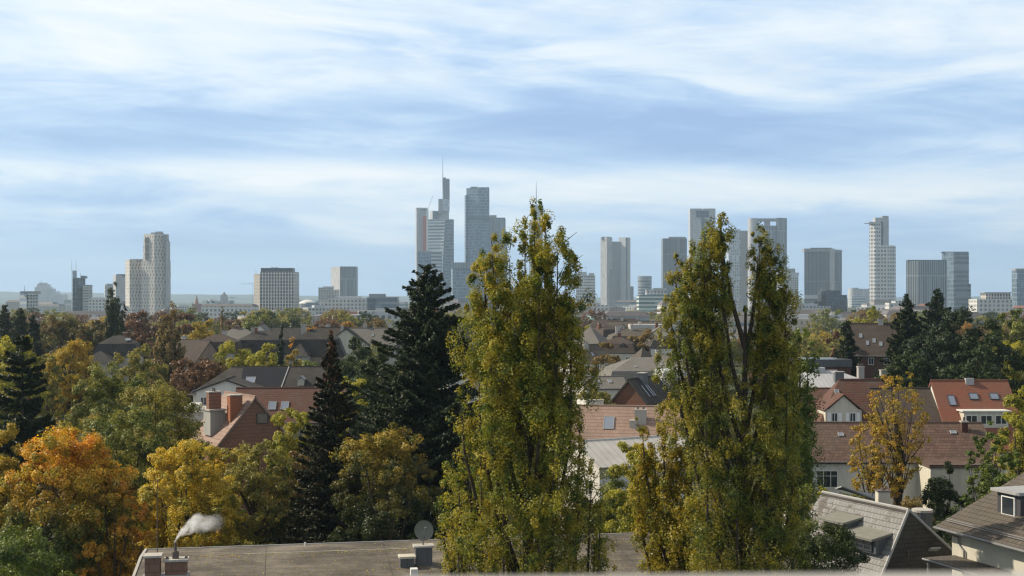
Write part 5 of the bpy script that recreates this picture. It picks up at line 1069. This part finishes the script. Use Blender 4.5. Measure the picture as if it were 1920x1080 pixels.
hero('broad', 'grey green tree between villa roofs and the dark fir', 700, 632, 66, 260, 'midgreen', 81, 12000, .35, nb=18, base=0)
# centre
hero('broad', 'drooping golden-brown weeping tree between the two big poplars', 1138, 632, 66, 245, 'bronze', 82, 24000, .28, nb=26, base=0)
hero('broad', 'olive bush below the weeping tree', 1125, 712, 90, 185, 'olive', 83, 22000, .27, nb=20, base=0)
hero('broad', 'low bronze tree before the broad brown mansard', 1200, 618, 56, 300, 'bronze', 84, 10000, .42, nb=16, base=0)
hero('broad', 'green yellow tree just right of the biggest poplar, distant', 1096, 600, 30, 430, 'ygreen', 85, 4000, .55, nb=12, base=0)
hero('broad', 'olive-green tree behind the felt roof between the poplars', 1175, 868, 130, 98, 'midgreen', 86, 42000, .16, nb=26, base=.08)
hero('broad', 'olive-yellow spreading tree left of the golden tree, over the white sheet roof', 1190, 806, 120, 88, 'ygreen', 186, 46000, .15, nb=30, base=.08)
hero('broad', 'dark tree in shadow between the golden tree and the felt roof', 1215, 900, 80, 104, 'dgreen', 87, 18000, .18, nb=16, base=0)
# right
hero('broad', 'round olive treetop below the crowned white tower', 1625, 571, 62, 390, 'ygreen', 88, 14000, .5, nb=22, base=0)
hero('broad', 'pale green tree right of the round olive treetop', 1668, 590, 50, 330, 'midgreen', 89, 9000, .5, nb=16, base=0)
hero('conifer', 'dark cone shaped yew in front of the gabled roof', 1588, 597, 62, 235, 'needle', 90, 30000, .45, base=.02, power=.55, droop=0, nbr=9, full=.75)
hero('broad', 'reddish brown tree left of the dark cone yew', 1562, 612, 34, 260, 'russet', 91, 8000, .35, nb=14, base=0)
hero('conifer', 'dark spruce with drooping boughs right of the gabled roof', 1700, 545, 100, 215, 'needle', 92, 50000, .5, base=.03, power=.8, droop=.15, rag=.3, nbr=9, full=.6)
hero('conifer', 'tallest dark spruce of the right hand group', 1758, 538, 100, 235, 'needle', 93, 50000, .5, base=.03, power=.7, droop=.1, rag=.3, nbr=9, full=.5)
hero('broad', 'broad black-green tree filling the right hand dark group', 1785, 566, 150, 200, 'needle', 94, 40000, .35, nb=30, base=0)
hero('broad', 'shaded dark tree right end of the dark conifer group', 1845, 588, 140, 195, 'needle2', 95, 36000, .32, nb=28, base=0)
hero('broad', 'sunny green tree at the right skyline edge', 1892, 564, 100, 250, 'midgreen', 96, 26000, .38, nb=26, base=0)
hero('broad', 'yellow-green tree low at the right edge behind the orange house', 1900, 618, 90, 205, 'ygreen', 97, 20000, .32, nb=20, base=0)
hero('broad', 'dark tree between the dark group and the orange house', 1820, 650, 150, 182, 'needle2', 98, 30000, .3, nb=24, base=0)
hero('broad', 'shadowy tree behind the red roofs', 1700, 640, 120, 186, 'needle2', 99, 30000, .32, nb=24, base=0)
hero('broad', 'thin orange autumn tree standing before the dark brick house', 1681, 690, 98, 112, 'autumn', 100, 6800, .17, nb=70, base=.40, br=.17, opn=1.1, lim=34, lr=.55)
hero('broad', 'yellow-brown lower tree left of the thin autumn tree trunk', 1640, 776, 92, 110, 'autumn', 101, 7000, .17, nb=50, base=.38, br=.19, opn=1.1, lim=24, lr=.55)
hero('broad', 'yellow green tree at the right edge beside the orange house', 1914, 688, 92, 112, 'ygreen', 102, 26000, .17, nb=24, base=.08)
hero('broad', 'sparse green tree in front of the right end of the long house', 1850, 764, 76, 104, 'green', 103, 17000, .16, nb=50, base=.15, br=.2, lim=24, lr=.55)
hero('broad', 'dark green tree low at the right edge above the corner house', 1898, 815, 74, 98, 'green', 104, 22000, .16, nb=20, base=.05)
hero('broad', 'green shrub against the cream wall of the long house', 1768, 858, 80, 112, 'dgreen', 105, 20000, .16, nb=12, base=0, br=.46, name='garden_shrub')
hero('broad', 'hedge-like green shrub behind the mossy slate ridge', 1600, 884, 80, 106, 'green', 106, 16000, .16, nb=16, base=0, br=.46, name='garden_shrub')
hero('broad', 'reddish-green shrub right of the beige chimney', 1700, 902, 80, 100, 'bronze', 107, 16000, .15, nb=16, base=0, br=.46, name='garden_shrub')
hero('broad', 'dark green shrub between the black tank and the corner house', 1790, 925, 80, 96, 'dgreen', 108, 14000, .15, nb=14, base=0, br=.46, name='garden_shrub')
hero('broad', 'low green shrub near the right edge below the sparse tree', 1850, 895, 70, 104, 'midgreen', 109, 12000, .16, nb=14, base=0, br=.46, name='garden_shrub')
hero('broad', 'pale green shrub at the left end of the long house', 1535, 892, 56, 108, 'ygreen', 110, 10000, .16, nb=12, base=0, br=.46, name='garden_shrub')
hero('broad', 'dark round bush at the foot of the forked poplar', 1548, 888, 150, 62, 'dgreen', 111, 80000, .10, nb=22, base=0, br=.46, name='garden_bush')
hero('broad', 'tangled green-gold bush left of the dark round bush', 1490, 930, 100, 66, 'midgreen', 112, 28000, .11, nb=20, base=0, br=.46, name='garden_bush')

# ------------------------------------------------------------------ tree belt: shared meshes, one object per tree
protos = [broad(16, 14, 5200, .62, 200+i, nb=22, base=.05, lim=5) for i in range(4)]+[broad(16, 14, 9500, .42, 210+i, nb=24, base=.05, lim=6) for i in range(3)]
names = {'midgreen': 'mid green', 'olive': 'olive', 'bronze': 'bronze', 'russet': 'russet', 'gold': 'golden', 'dgreen': 'dark green', 'ygreen': 'yellow-green', 'orange': 'orange'}
def belt(n, D0, D1, ymin, label, group, seed, x0=-40, x1=1960, hm=(9, 15), pr=(0, 4), avoid=()):
    rn = random.Random(seed)
    for i in range(n):
        D = rn.uniform(D0, D1); px = x0+(x1-x0)*((i+rn.random())/n)
        if any(a < px < b for a, b in avoid): continue
        h = min(rn.uniform(*hm), PZ(ymin, D)); wd = h*rn.uniform(.8, 1.2); c, t = protos[rn.randrange(*pr)]
        mt = rn.choice(['midgreen', 'olive', 'bronze', 'russet', 'dgreen', 'dgreen', 'midgreen', 'olive', 'gold' if rn.random() < .6 else 'ygreen', 'dgreen', 'orange' if rn.random() < .2 else 'bronze'])
        put_tree('broadleaf_tree', uniq([f'{names[mt]} {label} {near(px)}', f'{"taller" if h > sum(hm)/2 else "lower"} {names[mt]} {label} {near(px)}', f'another {"tall" if h > sum(hm)/2 else "low"} {names[mt]} {label} {near(px)}']), 'tree', PX(px, D), D, c, t, mt, 'bark', rn.uniform(0, 6.28), (wd/14, wd/14, h/16), names[mt]+' trees '+group)
belt(95, 560, 950, 574, 'tree in far belt', 'in the far belt', 1, hm=(13, 21))
belt(90, 380, 560, 586, 'tree among distant roofs', 'among the distant roofs', 2, hm=(9, 15))
belt(46, 250, 370, 628, 'tree behind nearer roofs', 'in the far gardens', 3, hm=(6, 10), pr=(4, 7))
belt(16, 280, 325, 622, 'tree among the left roofs', 'among the left roofs', 8, x0=340, x1=760, hm=(8, 12), pr=(4, 7))
belt(34, 165, 235, 700, 'half-hidden garden tree', 'in the middle gardens', 4, hm=(5, 8.5), pr=(4, 7), avoid=((370, 620), (1490, 1900), (1150, 1300)))

belt(12, 104, 116, 880, 'undergrowth tree behind the maple', 'undergrowth at the lower left', 5, x0=-60, x1=700, hm=(6, 9), pr=(4, 7))
belt(14, 128, 158, 800, 'low garden tree', 'in the near gardens', 6, x0=-60, x1=380, hm=(6, 9), pr=(4, 7))
belt(8, 112, 124, 880, 'low garden tree', 'in the near gardens', 7, x0=1040, x1=1300, hm=(5, 8), pr=(4, 7))
# ------------------------------------------------------------------ haze
m = bpy.data.materials.new('haze'); m.use_nodes = True; m.node_tree.nodes.clear(); g = NT(m.node_tree)
pv = g.n('ShaderNodeVolumePrincipled'); pv.inputs['Color'].default_value = (.60, .80, 1.0, 1); pv.inputs['Density'].default_value = .000085; pv.inputs['Anisotropy'].default_value = .2
g.put(g.n('ShaderNodeOutputMaterial').inputs['Volume'], pv.outputs[0])
hb = MB().box(-9000, 9000, -200, 14000, -1, 480).build('haze', m); tag(hb, kind='stuff')
sc.cycles.use_denoising = True; sc.cycles.filter_width = 1.3; sc.cycles.max_bounces = 9; sc.cycles.transparent_max_bounces = 8; sc.cycles.volume_bounces = 8; sc.cycles.diffuse_bounces = 3
sc.cycles.sample_clamp_indirect = 6
